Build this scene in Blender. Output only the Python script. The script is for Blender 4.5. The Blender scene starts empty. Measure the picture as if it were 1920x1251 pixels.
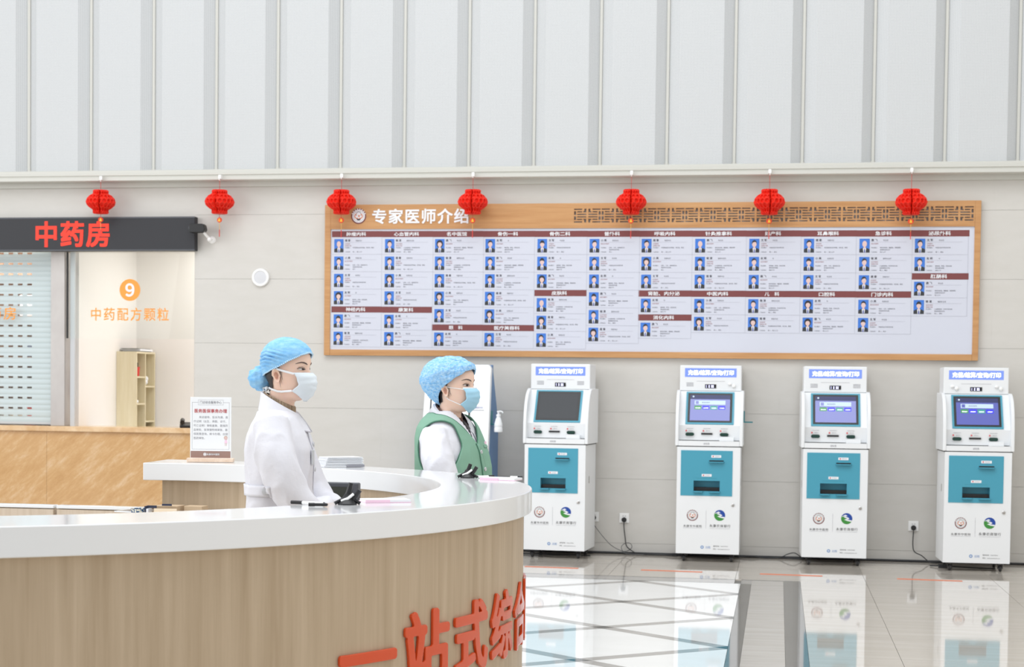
import bpy, bmesh, math, random
import numpy as np
from mathutils import Vector, Matrix, noise
from mathutils.bvhtree import BVHTree

random.seed(7)
PI = math.pi
R = math.radians
scene = bpy.context.scene
col = scene.collection

# ------------------------------------------------------------------ camera
CAM = Vector((0.0, -14.3434, 1.45))
YAW, PITCH, ROLL = 0.162628, -0.035796, 0.0117567
fw = Vector((-math.sin(YAW) * math.cos(PITCH), math.cos(YAW) * math.cos(PITCH), math.sin(PITCH)))
rt = Vector((math.cos(YAW), math.sin(YAW), 0))
up = rt.cross(fw)
r2 = rt * math.cos(ROLL) + up * math.sin(ROLL)
u2 = up * math.cos(ROLL) - rt * math.sin(ROLL)
cd = bpy.data.cameras.new('camera')
cam = bpy.data.objects.new('camera', cd)
col.objects.link(cam)
M = Matrix((r2, u2, -fw)).transposed().to_4x4()
M.translation = CAM
cam.matrix_world = M
cd.sensor_width = 36.0
cd.lens = 57.0516
cd.shift_y = 0.111246
cd.clip_end = 200
cd.dof.use_dof = True
cd.dof.focus_distance = 6.9
cd.dof.aperture_fstop = 6.3
scene.camera = cam

# ------------------------------------------------------------------ light and exposure
scene.view_settings.view_transform = 'Standard'
scene.view_settings.look = 'None'
scene.view_settings.exposure = 0.35
scene.view_settings.gamma = 1.0
scene.view_settings.use_curve_mapping = False
world = bpy.data.worlds.new('world')
scene.world = world
world.use_nodes = True
bg = world.node_tree.nodes['Background']
bg.inputs[0].default_value = (0.93, 0.965, 1.0, 1)
bg.inputs[1].default_value = 0.55


def area(name, loc, target, sx, sy, power, color):
    ld = bpy.data.lights.new(name, 'AREA')
    ld.shape = 'RECTANGLE'
    ld.size, ld.size_y = sx, sy
    ld.energy = power
    ld.color = color
    o = bpy.data.objects.new(name, ld)
    col.objects.link(o)
    o.location = loc
    o.rotation_euler = (Vector(target) - Vector(loc)).to_track_quat('-Z', 'Y').to_euler()
    return o


# daylight through the tall glass front on the left of the hall, and the skylight over the reception
area('facade_daylight', (-17.0, -13.0, 5.0), (-1.0, -4.0, 1.4), 16.0, 9.0, 900, (1.0, 0.985, 0.96))
area('skylight', (-2.5, -9.0, 10.5), (-2.5, -7.0, 0.0), 10.0, 8.0, 720, (0.96, 0.98, 1.0))


# ------------------------------------------------------------------ materials
def lin(c):
    c = c / 255.0
    return c / 12.92 if c <= 0.04045 else ((c + 0.055) / 1.055) ** 2.4


def rgb(r, g, b):
    return (lin(r), lin(g), lin(b), 1.0)


def mat(name, color, rough=0.5, metal=0.0, spec=0.5, emit=None, estr=0.0, sss=0.0, coat=0.0):
    m = bpy.data.materials.new(name)
    m.use_nodes = True
    p = m.node_tree.nodes['Principled BSDF']
    p.inputs['Base Color'].default_value = rgb(*color)
    p.inputs['Roughness'].default_value = rough
    p.inputs['Metallic'].default_value = metal
    p.inputs['Specular IOR Level'].default_value = spec
    if emit:
        p.inputs['Emission Color'].default_value = rgb(*emit)
        p.inputs['Emission Strength'].default_value = estr
    if sss:
        p.inputs['Subsurface Weight'].default_value = sss
        p.inputs['Subsurface Radius'].default_value = (0.02, 0.008, 0.004)
        p.inputs['Subsurface Scale'].default_value = 0.55
    if coat:
        p.inputs['Coat Weight'].default_value = coat
        p.inputs['Coat Roughness'].default_value = 0.03
    return m


def nodes(m):
    nt = m.node_tree
    return nt, nt.nodes, nt.links, nt.nodes['Principled BSDF']


def grain(m, c1, c2, scale, detail=4.0, c3=None, rot=(0, 0, 0), space='Object', bump=0.0, lo=0.3, hi=0.7, fine=0.65):
    """streaky procedural grain: noise in stretched coordinates through a colour ramp"""
    nt, N, L, p = nodes(m)
    tc = N.new('ShaderNodeTexCoord')
    mr = N.new('ShaderNodeMapping')
    mr.inputs['Rotation'].default_value = rot
    mp = N.new('ShaderNodeMapping')
    mp.inputs['Scale'].default_value = scale
    nz = N.new('ShaderNodeTexNoise')
    nz.inputs['Scale'].default_value = 1.0
    nz.inputs['Detail'].default_value = detail
    nz.inputs['Roughness'].default_value = fine
    rp = N.new('ShaderNodeValToRGB')
    rp.color_ramp.elements[0].position = lo
    rp.color_ramp.elements[0].color = rgb(*c1)
    rp.color_ramp.elements[1].position = hi
    rp.color_ramp.elements[1].color = rgb(*c2)
    if c3:
        e = rp.color_ramp.elements.new((lo + hi) / 2)
        e.color = rgb(*c3)
    L.new(tc.outputs[space], mr.inputs[0])
    L.new(mr.outputs[0], mp.inputs[0])
    L.new(mp.outputs[0], nz.inputs['Vector'])
    L.new(nz.outputs['Fac'], rp.inputs[0])
    L.new(rp.outputs[0], p.inputs['Base Color'])
    if bump:
        bp = N.new('ShaderNodeBump')
        bp.inputs['Strength'].default_value = bump
        bp.inputs['Distance'].default_value = 0.003
        L.new(nz.outputs['Fac'], bp.inputs['Height'])
        L.new(bp.outputs[0], p.inputs['Normal'])
    return m


def cloth(m, scale=60.0, strength=0.3, dist=0.004, stretch=(1, 1, 1)):
    nt, N, L, p = nodes(m)
    tc = N.new('ShaderNodeTexCoord')
    mp = N.new('ShaderNodeMapping')
    mp.inputs['Scale'].default_value = stretch
    nz = N.new('ShaderNodeTexNoise')
    nz.inputs['Scale'].default_value = scale
    nz.inputs['Detail'].default_value = 3.0
    bp = N.new('ShaderNodeBump')
    bp.inputs['Strength'].default_value = strength
    bp.inputs['Distance'].default_value = dist
    L.new(tc.outputs['Object'], mp.inputs[0])
    L.new(mp.outputs[0], nz.inputs['Vector'])
    L.new(nz.outputs['Fac'], bp.inputs['Height'])
    L.new(bp.outputs[0], p.inputs['Normal'])
    return m


MT = {}
MT['wall'] = grain(mat('stone_tile', (218, 215, 208), 0.35, spec=0.35), (206, 203, 197), (211, 208, 203), (3, 3, 9), 5.0)
MT['grout'] = mat('grout', (192, 189, 183), 0.8)
MT['trim'] = mat('trim_paint', (207, 206, 199), 0.4)
MT['plaster'] = mat('plaster', (240, 237, 231), 0.8)
MT['roomwall'] = mat('pharmacy_wall', (244, 240, 236), 0.7)
MT['board'] = grain(mat('board_wood', (196, 146, 96), 0.5), (186, 134, 84), (206, 158, 108), (1.6, 8, 26), 5.0)
MT['oak'] = grain(mat('oak_laminate', (190, 168, 140), 0.45, spec=0.3), (178, 157, 130), (200, 180, 154), (26, 26, 0.9), 5.0, space='Object')
MT['cabinet'] = grain(mat('cabinet_laminate', (205, 188, 168), 0.45), (196, 178, 156), (214, 198, 180), (40, 40, 1.2), 5.0)
MT['counter'] = mat('solid_surface', (238, 239, 240), 0.13, spec=0.5, coat=0.3)
MT['marble'] = grain(mat('gold_marble', (214, 176, 126), 0.2, spec=0.5), (186, 140, 84), (232, 208, 176), (2.4, 2.4, 9.0), 14.0, c3=(206, 164, 112), rot=(0, R(40), 0), lo=0.28, hi=0.74, fine=0.8)
MT['ledge'] = grain(mat('marble_ledge', (222, 186, 140), 0.15), (205, 160, 108), (236, 208, 170), (5, 5, 5), 8.0)
MT['kwhite'] = mat('kiosk_white', (236, 238, 240), 0.35)
MT['teal'] = mat('kiosk_teal', (74, 158, 182), 0.42)
MT['tealdark'] = mat('bracket_teal', (40, 130, 140), 0.4)
MT['black'] = mat('black_plastic', (28, 28, 30), 0.4)
MT['darkgap'] = mat('gap_black', (18, 18, 20), 0.8)
MT['rubber'] = mat('rubber', (48, 48, 50), 0.6)
MT['chrome'] = mat('brushed_steel', (190, 188, 186), 0.32, metal=1.0)
MT['steelpost'] = grain(mat('steel_post', (190, 186, 183), 0.45, metal=0.35), (178, 172, 170), (196, 192, 189), (3, 3, 2), 3.0)
MT['grey'] = mat('mid_grey', (150, 150, 150), 0.5)
MT['lightgrey'] = mat('light_grey', (200, 202, 205), 0.5)
MT['grille'] = mat('speaker_mesh', (214, 215, 219), 0.6)
MT['screenoff'] = mat('screen_off', (50, 53, 57), 0.15, spec=0.25)
MT['screenon'] = mat('screen_on', (40, 44, 110), 0.12, spec=0.8, emit=(104, 112, 182), estr=0.62)
MT['s_bar'] = mat('screen_bar', (150, 170, 190), 0.3, emit=(190, 208, 220), estr=0.5)
MT['s_green'] = mat('screen_green', (40, 110, 50), 0.3, emit=(60, 125, 70), estr=0.7)
MT['s_blue'] = mat('screen_blue', (30, 30, 190), 0.3, emit=(45, 45, 205), estr=0.8)
MT['s_teal'] = mat('screen_teal', (40, 120, 110), 0.3, emit=(50, 125, 120), estr=0.7)
MT['s_txt'] = mat('screen_text', (20, 24, 60), 0.4, emit=(60, 66, 120), estr=0.4)
MT['s_white'] = mat('screen_white', (230, 235, 240), 0.4, emit=(235, 240, 245), estr=0.8)
MT['signblue'] = mat('sign_light_blue', (80, 100, 160), 0.3, emit=(140, 166, 250), estr=0.5)
MT['signwhite'] = mat('sign_light_white', (255, 255, 255), 0.3, emit=(255, 255, 255), estr=1.0)
MT['led_blue'] = mat('led_digits', (200, 200, 255), 0.3, emit=(215, 215, 255), estr=1.3)
MT['led_red'] = mat('led_red', (120, 10, 6), 0.5, emit=(255, 58, 32), estr=0.85)
MT['ledbox'] = mat('led_panel', (44, 45, 50), 0.55)
MT['darkgreen'] = mat('slot_green', (24, 60, 52), 0.25)
MT['logo_blue'] = mat('logo_blue', (30, 72, 160), 0.5)
MT['logo_green'] = mat('logo_green', (62, 142, 60), 0.5)
MT['ink'] = mat('ink_black', (40, 38, 42), 0.6)
MT['inkgrey'] = mat('ink_grey', (150, 150, 158), 0.6)
MT['inkred'] = mat('ink_red', (215, 90, 95), 0.6)
MT['inkorange'] = mat('ink_orange', (225, 140, 100), 0.6)
MT['inkblue'] = mat('ink_pale_blue', (130, 160, 205), 0.6)
MT['paper'] = mat('paper_white', (240, 242, 246), 0.6)
MT['poster'] = mat('poster_paper', (209, 212, 224), 0.45)
MT['brownbar'] = mat('poster_brown', (124, 66, 66), 0.5)
MT['postline'] = mat('poster_line', (178, 180, 192), 0.5)
MT['txtgrey'] = mat('poster_text', (92, 92, 104), 0.6)
MT['txtred'] = mat('poster_text_red', (156, 92, 98), 0.6)
MT['pblue'] = mat('portrait_blue', (64, 122, 212), 0.5)
MT['pskin'] = mat('portrait_skin', (226, 196, 190), 0.5)
MT['phair'] = mat('portrait_hair', (44, 42, 50), 0.5)
MT['psuit'] = mat('portrait_suit', (54, 56, 60), 0.5)
MT['pshirt'] = mat('portrait_shirt', (232, 236, 244), 0.5)
MT['ptie'] = mat('portrait_tie', (50, 64, 150), 0.5)
MT['orangefilm'] = mat('orange_film', (244, 162, 66), 0.5, emit=(244, 162, 66), estr=0.0)
MT['letter'] = mat('letter_acrylic', (218, 74, 16), 0.14, spec=0.5, coat=0.3)
MT['tape'] = mat('floor_tape', (226, 132, 98), 0.5)
MT['shutter'] = mat('shutter_slat', (200, 211, 213), 0.35)
MT['beige'] = grain(mat('shelf_laminate', (230, 218, 186), 0.5), (224, 211, 176), (234, 223, 194), (30, 30, 2), 4.0)
MT['redplastic'] = mat('red_plastic', (214, 60, 52), 0.4)
MT['lantern'] = mat('lantern_paper', (236, 40, 14), 0.6)
MT['lantern'].node_tree.nodes['Principled BSDF'].inputs['Subsurface Weight'].default_value = 0.15
MT['string'] = mat('red_string', (196, 60, 60), 0.7)
MT['gold'] = mat('gold_charm', (244, 196, 60), 0.4)
MT['goldstring'] = mat('gold_string', (226, 178, 96), 0.6)
MT['charm'] = mat('red_charm', (232, 72, 40), 0.5)
MT['hookwhite'] = mat('white_hook', (245, 245, 244), 0.4)
MT['cable'] = mat('cable_black', (44, 45, 48), 0.6)
MT['cablegrey'] = mat('cable_grey', (92, 92, 94), 0.6)
MT['coat'] = cloth(mat('coat_cotton', (226, 226, 233), 0.8, spec=0.2), 22.0, 0.35, 0.01)
MT['vest'] = cloth(mat('vest_green', (132, 172, 151), 0.85, spec=0.2), 24.0, 0.35, 0.008, (1, 1, 0.5))
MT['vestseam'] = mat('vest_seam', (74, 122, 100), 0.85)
MT['knit'] = grain(mat('knit_brown', (160, 140, 118), 0.9), (126, 106, 86), (176, 156, 132), (160, 160, 4), 2.0)
MT['mauve'] = mat('sweater_mauve', (112, 82, 76), 0.9)
MT['navy'] = mat('sweater_navy', (60, 58, 72), 0.9)
MT['skin'] = mat('skin', (240, 207, 188), 0.5, spec=0.35, sss=0.25)
MT['lips'] = mat('skin_inner_ear', (216, 168, 146), 0.55, sss=0.1)
MT['hair'] = mat('hair_dark', (46, 40, 40), 0.5)
MT['brow'] = mat('eyebrow', (104, 86, 80), 0.8)
MT['eyewhite'] = mat('eye_white', (232, 226, 224), 0.25)
MT['iris'] = mat('iris_brown', (64, 44, 36), 0.2)
MT['lash'] = mat('lash_line', (60, 46, 44), 0.7)
MT['cap'] = grain(mat('cap_nonwoven', (150, 204, 243), 0.8, spec=0.2), (122, 184, 236), (196, 226, 247), (70, 70, 130), 3.0, lo=0.35, hi=0.75)
MT['cap_tight'] = cloth(grain(mat('cap_tight', (140, 198, 240), 0.8, spec=0.2), (122, 184, 234), (162, 210, 243), (30, 30, 60), 3.0), 60.0, 0.5, 0.003)
cloth(MT['cap'], 95.0, 0.7, 0.004)
MT['capband'] = mat('cap_band', (214, 236, 250), 0.8)
MT['maskwhite'] = cloth(mat('mask_white', (226, 235, 242), 0.8, spec=0.2), 70.0, 0.12, 0.002)
MT['maskblue'] = cloth(mat('mask_blue', (168, 212, 234), 0.8, spec=0.2), 70.0, 0.12, 0.002)
MT['strap'] = mat('mask_strap', (240, 243, 246), 0.7)
MT['trouser'] = mat('trouser_grey', (70, 72, 80), 0.8)
MT['shoe'] = mat('shoe_white', (225, 225, 225), 0.5)
MT['termblue'] = mat('terminal_blue', (98, 134, 176), 0.4)
MT['signboard'] = mat('sign_panel', (246, 248, 250), 0.25)
MT['signbrown'] = mat('sign_brown', (160, 130, 120), 0.4)
MT['palewood'] = grain(mat('pale_wood', (232, 208, 186), 0.5), (222, 194, 170), (238, 216, 196), (30, 3, 30), 3.0)
MT['kraft'] = mat('kraft_card', (196, 172, 142), 0.8)
MT['kraftlight'] = mat('kraft_light', (238, 218, 190), 0.8)
MT['navyfolder'] = mat('navy_folder', (52, 58, 80), 0.5)
MT['monitor'] = mat('monitor_screen', (64, 66, 60), 0.35, spec=0.4)
MT['bezel'] = mat('monitor_bezel', (82, 84, 90), 0.45)
MT['pink'] = mat('pink_note', (249, 212, 232), 0.7)
MT['purple'] = mat('lilac_paper', (196, 190, 204), 0.7)
MT['bottle'] = mat('bottle_white', (236, 238, 242), 0.35, sss=0.1)
MT['medbrown'] = mat('medicine_brown', (168, 134, 108), 0.6)
MT['meddark'] = mat('medicine_dark', (74, 66, 58), 0.6)
MT['medslate'] = mat('medicine_slate', (112, 122, 142), 0.6)
MT['meds_red'] = mat('medicine_red', (214, 70, 60), 0.6)
MT['ceramicblue'] = grain(mat('ceramic_pattern', (70, 110, 150), 0.2), (40, 84, 128), (236, 232, 214), (60, 60, 60), 1.0, lo=0.48, hi=0.56)

# perforated metal: dot pattern in object space
m = mat('perforated_metal', (236, 238, 239), 0.5, spec=0.3)
nt, N, L, p = nodes(m)
tc = N.new('ShaderNodeTexCoord')
sx = N.new('ShaderNodeSeparateXYZ')
L.new(tc.outputs['Object'], sx.inputs[0])


def mth(op, a, b=None):
    n = N.new('ShaderNodeMath')
    n.operation = op
    for i, v in enumerate((a, b)):
        if v is None:
            continue
        if isinstance(v, (int, float)):
            n.inputs[i].default_value = v
        else:
            L.new(v, n.inputs[i])
    return n.outputs[0]


K = 2 * PI / 0.026
a1 = mth('SINE', mth('MULTIPLY', mth('ADD', sx.outputs[0], sx.outputs[2]), K))
a2 = mth('SINE', mth('MULTIPLY', mth('SUBTRACT', sx.outputs[0], sx.outputs[2]), K))
dots = mth('GREATER_THAN', mth('MULTIPLY', a1, a2), 0.42)
mx = N.new('ShaderNodeMix')
mx.data_type = 'RGBA'
mx.inputs['A'].default_value = rgb(209, 211, 212)
mx.inputs['B'].default_value = rgb(179, 181, 183)
L.new(dots, mx.inputs['Factor'])
L.new(mx.outputs['Result'], p.inputs['Base Color'])
MT['perf'] = m

# polished floor tiles
MT['tile'] = grain(mat('floor_tile', (214, 208, 199), 0.045, spec=0.55, coat=0.2), (198, 190, 178), (213, 205, 195), (0.8, 9, 1), 5.0)
MT['tilewhite'] = grain(mat('floor_white', (232, 232, 230), 0.04, spec=0.55), (248, 248, 246), (253, 253, 252), (1.5, 6, 1), 4.0)
MT['tiledark'] = grain(mat('floor_dark', (118, 116, 113), 0.05, spec=0.5), (112, 110, 107), (122, 120, 117), (1, 6, 2), 4.0)
MT['tilegrey'] = grain(mat('floor_grey', (160, 157, 153), 0.05, spec=0.5), (172, 169, 165), (186, 183, 179), (1, 6, 2), 4.0)
MT['tilemarble'] = grain(mat('floor_marble', (196, 191, 185), 0.05, spec=0.5), (186, 181, 174), (203, 199, 194), (1.2, 10, 2), 6.0)
MT['tilejoint'] = mat('floor_joint', (120, 117, 112), 0.6)
MT['nodedark'] = mat('floor_node', (74, 74, 74), 0.06)


# glass: clear thin sheet with a weak reflection
def glassmat(name, tint, refl):
    m = bpy.data.materials.new(name)
    m.use_nodes = True
    nt = m.node_tree
    nt.nodes.clear()
    o = nt.nodes.new('ShaderNodeOutputMaterial')
    t = nt.nodes.new('ShaderNodeBsdfTransparent')
    t.inputs[0].default_value = tint
    g = nt.nodes.new('ShaderNodeBsdfGlossy')
    g.inputs['Roughness'].default_value = 0.01
    mxs = nt.nodes.new('ShaderNodeMixShader')
    mxs.inputs[0].default_value = refl
    nt.links.new(t.outputs[0], mxs.inputs[1])
    nt.links.new(g.outputs[0], mxs.inputs[2])
    nt.links.new(mxs.outputs[0], o.inputs[0])
    return m


MT['glass'] = glassmat('clear_glass', (0.985, 0.99, 0.99, 1), 0.012)
MT['filmglass'] = glassmat('film_glass', (0.97, 0.985, 0.98, 1), 0.015)
MT['acrylic'] = glassmat('clear_acrylic', (0.97, 0.98, 0.98, 1), 0.06)


# ------------------------------------------------------------------ mesh helpers
class MB:
    """collects geometry with per-face materials; build() links it as ONE mesh object"""

    def __init__(s):
        s.v, s.f, s.m, s.sm = [], [], [], []

    def add(s, verts, faces, m=0, smooth=False):
        b = len(s.v)
        s.v.extend([tuple(q) for q in verts])
        for f in faces:
            s.f.append(tuple(i + b for i in f))
            s.m.append(m)
            s.sm.append(smooth)
        return s

    def box(s, x0, x1, y0, y1, z0, z1, m=0):
        v = [(x0, y0, z0), (x1, y0, z0), (x1, y1, z0), (x0, y1, z0), (x0, y0, z1), (x1, y0, z1), (x1, y1, z1), (x0, y1, z1)]
        return s.add(v, [(0, 3, 2, 1), (4, 5, 6, 7), (0, 1, 5, 4), (1, 2, 6, 5), (2, 3, 7, 6), (3, 0, 4, 7)], m)

    def rect(s, x0, x1, z0, z1, y, m=0):
        """flat print facing -y"""
        return s.add([(x0, y, z0), (x1, y, z0), (x1, y, z1), (x0, y, z1)], [(0, 1, 2, 3)], m)

    def poly(s, pts, y, m=0):
        return s.add([(a, y, b) for a, b in pts], [tuple(range(len(pts)))], m)

    def disc(s, cx, cz, r, y, m=0, n=28, r2=None, a0=0.0, a1=2 * PI):
        if r2 is None and a1 - a0 > 6.28:
            return s.poly([(cx + r * math.cos(2 * PI * i / n), cz + r * math.sin(2 * PI * i / n)) for i in range(n)], y, m)
        r2 = r2 or 0.0
        v, f = [], []
        for i in range(n + 1):
            a = a0 + (a1 - a0) * i / n
            v += [(cx + r * math.cos(a), y, cz + r * math.sin(a)), (cx + r2 * math.cos(a), y, cz + r2 * math.sin(a))]
        for i in range(n):
            f.append((2 * i, 2 * i + 1, 2 * i + 3, 2 * i + 2)[::-1])
        return s.add(v, f, m)

    def prism(s, pts, axis, a0, a1, m=0, smooth=False):
        """extrude a closed 2-D outline along an axis ('x': pts are (y,z); 'y': (x,z); 'z': (x,y))"""
        n = len(pts)

        def P(q, a):
            return {'x': (a, q[0], q[1]), 'y': (q[0], a, q[1]), 'z': (q[0], q[1], a)}[axis]
        v = [P(q, a0) for q in pts] + [P(q, a1) for q in pts]
        s.add(v, [tuple(range(n)), tuple(range(2 * n - 1, n - 1, -1))], m)
        b = len(s.v) - 2 * n
        for i in range(n):
            j = (i + 1) % n
            s.f.append((b + i, b + n + i, b + n + j, b + j))
            s.m.append(m)
            s.sm.append(smooth)
        return s

    def rings(s, rings, m=0, smooth=True, cap=True, closed=True):
        n = len(rings[0])
        v = [q for r in rings for q in r]
        f = []
        for k in range(len(rings) - 1):
            for i in range(n if closed else n - 1):
                j = (i + 1) % n
                f.append((k * n + i, k * n + j, (k + 1) * n + j, (k + 1) * n + i))
        s.add(v, f, m, smooth)
        if cap:
            b = len(s.v) - len(v)
            s.f += [tuple(b + i for i in range(n - 1, -1, -1)), tuple(b + (len(rings) - 1) * n + i for i in range(n))]
            s.m += [m, m]
            s.sm += [False, False]
        return s

    def lathe(s, prof, n=24, m=0, c=(0, 0, 0), axis='z', smooth=True):
        rs = []
        for r, h in prof:
            ring = []
            for i in range(n):
                a = 2 * PI * i / n
                x, y = r * math.cos(a), r * math.sin(a)
                q = {'z': (x, y, h), 'y': (x, h, y), 'x': (h, x, y)}[axis]
                ring.append((q[0] + c[0], q[1] + c[1], q[2] + c[2]))
            rs.append(ring)
        return s.rings(rs, m, smooth)

    def tube(s, path, r, n=8, m=0, flat=None):
        """swept tube; r may be a number or a list; flat=(a,b) gives an elliptical section"""
        P = [Vector(q) for q in path]
        rs = []
        ref = Vector((0, 0, 1))
        for i, q in enumerate(P):
            t = (P[min(i + 1, len(P) - 1)] - P[max(i - 1, 0)])
            if t.length < 1e-9:
                t = Vector((0, 0, 1))
            t.normalize()
            a = ref - t * ref.dot(t)
            if a.length < 0.1:
                a = Vector((0, 1, 0)) - t * t.y
                if a.length < 0.1:
                    a = Vector((1, 0, 0)) - t * t.x
            a.normalize()
            b = t.cross(a)
            ref = a
            rr = r[i] if isinstance(r, (list, tuple)) else r
            fa, fb = (rr, rr) if flat is None else (rr * flat[0], rr * flat[1])
            rs.append([tuple(q + a * fa * math.cos(2 * PI * k / n) + b * fb * math.sin(2 * PI * k / n)) for k in range(n)])
        return s.rings(rs, m, True)

    def ball(s, c, r, m=0, n=14, k=8):
        rx, ry, rz = r if isinstance(r, (tuple, list)) else (r, r, r)
        rs = []
        for j in range(k + 1):
            ph = -PI / 2 + PI * (0.02 + 0.96 * j / k)
            rs.append([(c[0] + rx * math.cos(ph) * math.cos(2 * PI * i / n), c[1] + ry * math.cos(ph) * math.sin(2 * PI * i / n), c[2] + rz * math.sin(ph)) for i in range(n)])
        return s.rings(rs, m, True)

    def mesh(s, name, mats):
        me = bpy.data.meshes.new(name)
        me.from_pydata(s.v, [], s.f)
        for mm in (mats if isinstance(mats, (list, tuple)) else [mats]):
            me.materials.append(MT[mm])
        me.polygons.foreach_set('material_index', s.m)
        me.polygons.foreach_set('use_smooth', s.sm)
        me.update()
        if any(s.sm):
            me.set_sharp_from_angle(angle=R(38))
        return me

    def build(s, name, mats, parent=None, bevel=0.0, loc=None, seg=2):
        return link(name, s.mesh(name, mats), parent, bevel, loc, seg)


def link(name, me, parent=None, bevel=0.0, loc=None, seg=2):
    o = bpy.data.objects.new(name, me)
    col.objects.link(o)
    if parent is not None:
        o.parent = parent
    if loc is not None:
        o.location = loc
    if bevel:
        b = o.modifiers.new('edge', 'BEVEL')
        b.width = bevel
        b.segments = seg
        b.limit_method = 'ANGLE'
        b.angle_limit = R(40)
        b.use_clamp_overlap = True
        b.harden_normals = True
    return o


def tag(o, label=None, cat=None, group=None, kind=None):
    for k, v in (('label', label), ('category', cat), ('group', group), ('kind', kind)):
        if v:
            o[k] = v
    return o


def empty(name, loc, label, cat, group=None, rz=0.0):
    o = bpy.data.objects.new(name, None)
    o.empty_display_size = 0.1
    col.objects.link(o)
    o.location = loc
    o.rotation_euler = (0, 0, rz)
    return tag(o, label, cat, group)


def copy_tree(o, parent=None):
    c = o.copy()
    col.objects.link(c)
    if parent is not None:
        c.parent = parent
    for ch in list(o.children):
        copy_tree(ch, c)
    return c


_tc = {}


def glyphs(body, size, bold=0.0, res=2, spacing=1.0, offset=0.0):
    """outline text as flat geometry, centred on the origin in (x, z)"""
    key = (body, bold, res, spacing, offset)
    if key not in _tc and bold > 0:
        v0, f0 = glyphs(body, 1.0, 0.0, res, spacing)
        V, F = [], []
        for dx in (-bold, 0, bold):
            for dz in (-bold, 0, bold):
                F += [tuple(i + len(V) for i in q) for q in f0]
                V += [(a + dx, b + dz) for a, b in v0]
        _tc[key] = (V, F)
    if key not in _tc:
        cu = bpy.data.curves.new('t', 'FONT')
        cu.body = body
        cu.size = 1.0
        cu.offset = offset
        cu.resolution_u = res
        cu.space_character = spacing
        cu.fill_mode = 'FRONT'
        ob = bpy.data.objects.new('t', cu)
        col.objects.link(ob)
        dg = bpy.context.evaluated_depsgraph_get()
        me = bpy.data.meshes.new_from_object(ob.evaluated_get(dg))
        v = [(q.co.x, q.co.y) for q in me.vertices]
        f = [tuple(pp.vertices) for pp in me.polygons]
        bpy.data.objects.remove(ob)
        bpy.data.curves.remove(cu)
        bpy.data.meshes.remove(me)
        _tc[key] = (v, f)
    v, f = _tc[key]
    return [(a * size, b * size) for a, b in v], f


def text(mb, body, x, z, y, w=None, h=None, m=0, bold=0.0, align='c', size=None, res=2, spacing=1.0, offset=0.0):
    """put text into mb facing -y; box w x h (ink size) centred at x,z, or align='l' with x = left edge"""
    v, f = glyphs(body, 1.0, bold, res, spacing, offset)
    if not v:
        return mb
    xs = [q[0] for q in v]
    zs = [q[1] for q in v]
    x0, x1, z0, z1 = min(xs), max(xs), min(zs), max(zs)
    if size:
        kx = kz = size
    else:
        kx = w / (x1 - x0) if w else h / (z1 - z0)
        kz = h / (z1 - z0) if h else kx
    ox = (x - (x0 + x1) / 2 * kx) if align == 'c' else x - x0 * kx
    oz = z - (z0 + z1) / 2 * kz
    lay = max(1, len(v) // 9) if bold > 0 else len(v) + 1      # each shifted copy a hair in front of the last
    return mb.add([(ox + a * kx, y - 0.0001 * (i // lay), oz + b * kz) for i, (a, b) in enumerate(v)], f, m)


def evaluated(o):
    dg = bpy.context.evaluated_depsgraph_get()
    me = bpy.data.meshes.new_from_object(o.evaluated_get(dg))
    return me


def fuse(mb, voxel, smooth=4, name='fused'):
    """voxel-union of overlapping closed shells into one continuous surface"""
    o = mb.build(name, 'skin')
    r = o.modifiers.new('r', 'REMESH')
    r.mode = 'VOXEL'
    r.voxel_size = voxel
    sm = o.modifiers.new('s', 'SMOOTH')
    sm.iterations = smooth
    sm.factor = 0.5
    me = evaluated(o)
    bpy.data.objects.remove(o)
    me.materials.clear()
    for pp in me.polygons:
        pp.use_smooth = True
    return me


# ================================================================== the setting
def struct(name, mb, mats, parent=None, bevel=0.0):
    o = mb.build(name, mats, parent, bevel)
    o['kind'] = 'structure'
    return o


# ---- floor: base slab, then every tile of the visible area as a piece of its own
fb = MB()
fb.box(-9.2, 5.2, -16.5, 0.3, -0.06, -0.010, 0)
fb.box(2.668, 5.2, -16.5, 0.0, -0.010, 0.0, 1)
fb.box(-9.2, -5.28, -16.5, 0.0, -0.010, 0.0, 1)
fb.box(-5.28, -4.139, -16.5, -1.71, -0.010, 0.0, 1)
fb.box(-4.139, 2.668, -16.5, -8.5, -0.010, 0.0, 1)
floor = struct('floor', fb, ['tilejoint', 'tile'])


def clip(poly, x0, x1, y0, y1):
    for ax, lim, sgn in ((0, x0, 1), (0, x1, -1), (1, y0, 1), (1, y1, -1)):
        out = []
        for i in range(len(poly)):
            a, b = poly[i], poly[(i + 1) % len(poly)]
            da, db = (a[ax] - lim) * sgn, (b[ax] - lim) * sgn
            if da >= 0:
                out.append(a)
            if (da >= 0) != (db >= 0):
                t = da / (da - db)
                out.append((a[0] + (b[0] - a[0]) * t, a[1] + (b[1] - a[1]) * t))
        poly = out
        if len(poly) < 3:
            return []
    ar = 0.5 * abs(sum(poly[i][0] * poly[(i + 1) % len(poly)][1] - poly[(i + 1) % len(poly)][0] * poly[i][1] for i in range(len(poly))))
    return poly if ar > 2e-4 else []


def piece(name, poly, m, z0=-0.010, z1=0.0, parent=floor):
    if not poly:
        return
    mb = MB().prism(poly, 'z', z0, z1)
    o = mb.build(name, m, parent)
    o['kind'] = 'structure'
    return o


def rectp(x0, x1, y0, y1, g=0.0012):
    return [(x0 + g, y0 + g), (x1 - g, y0 + g), (x1 - g, y1 - g), (x0 + g, y1 - g)]


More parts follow.
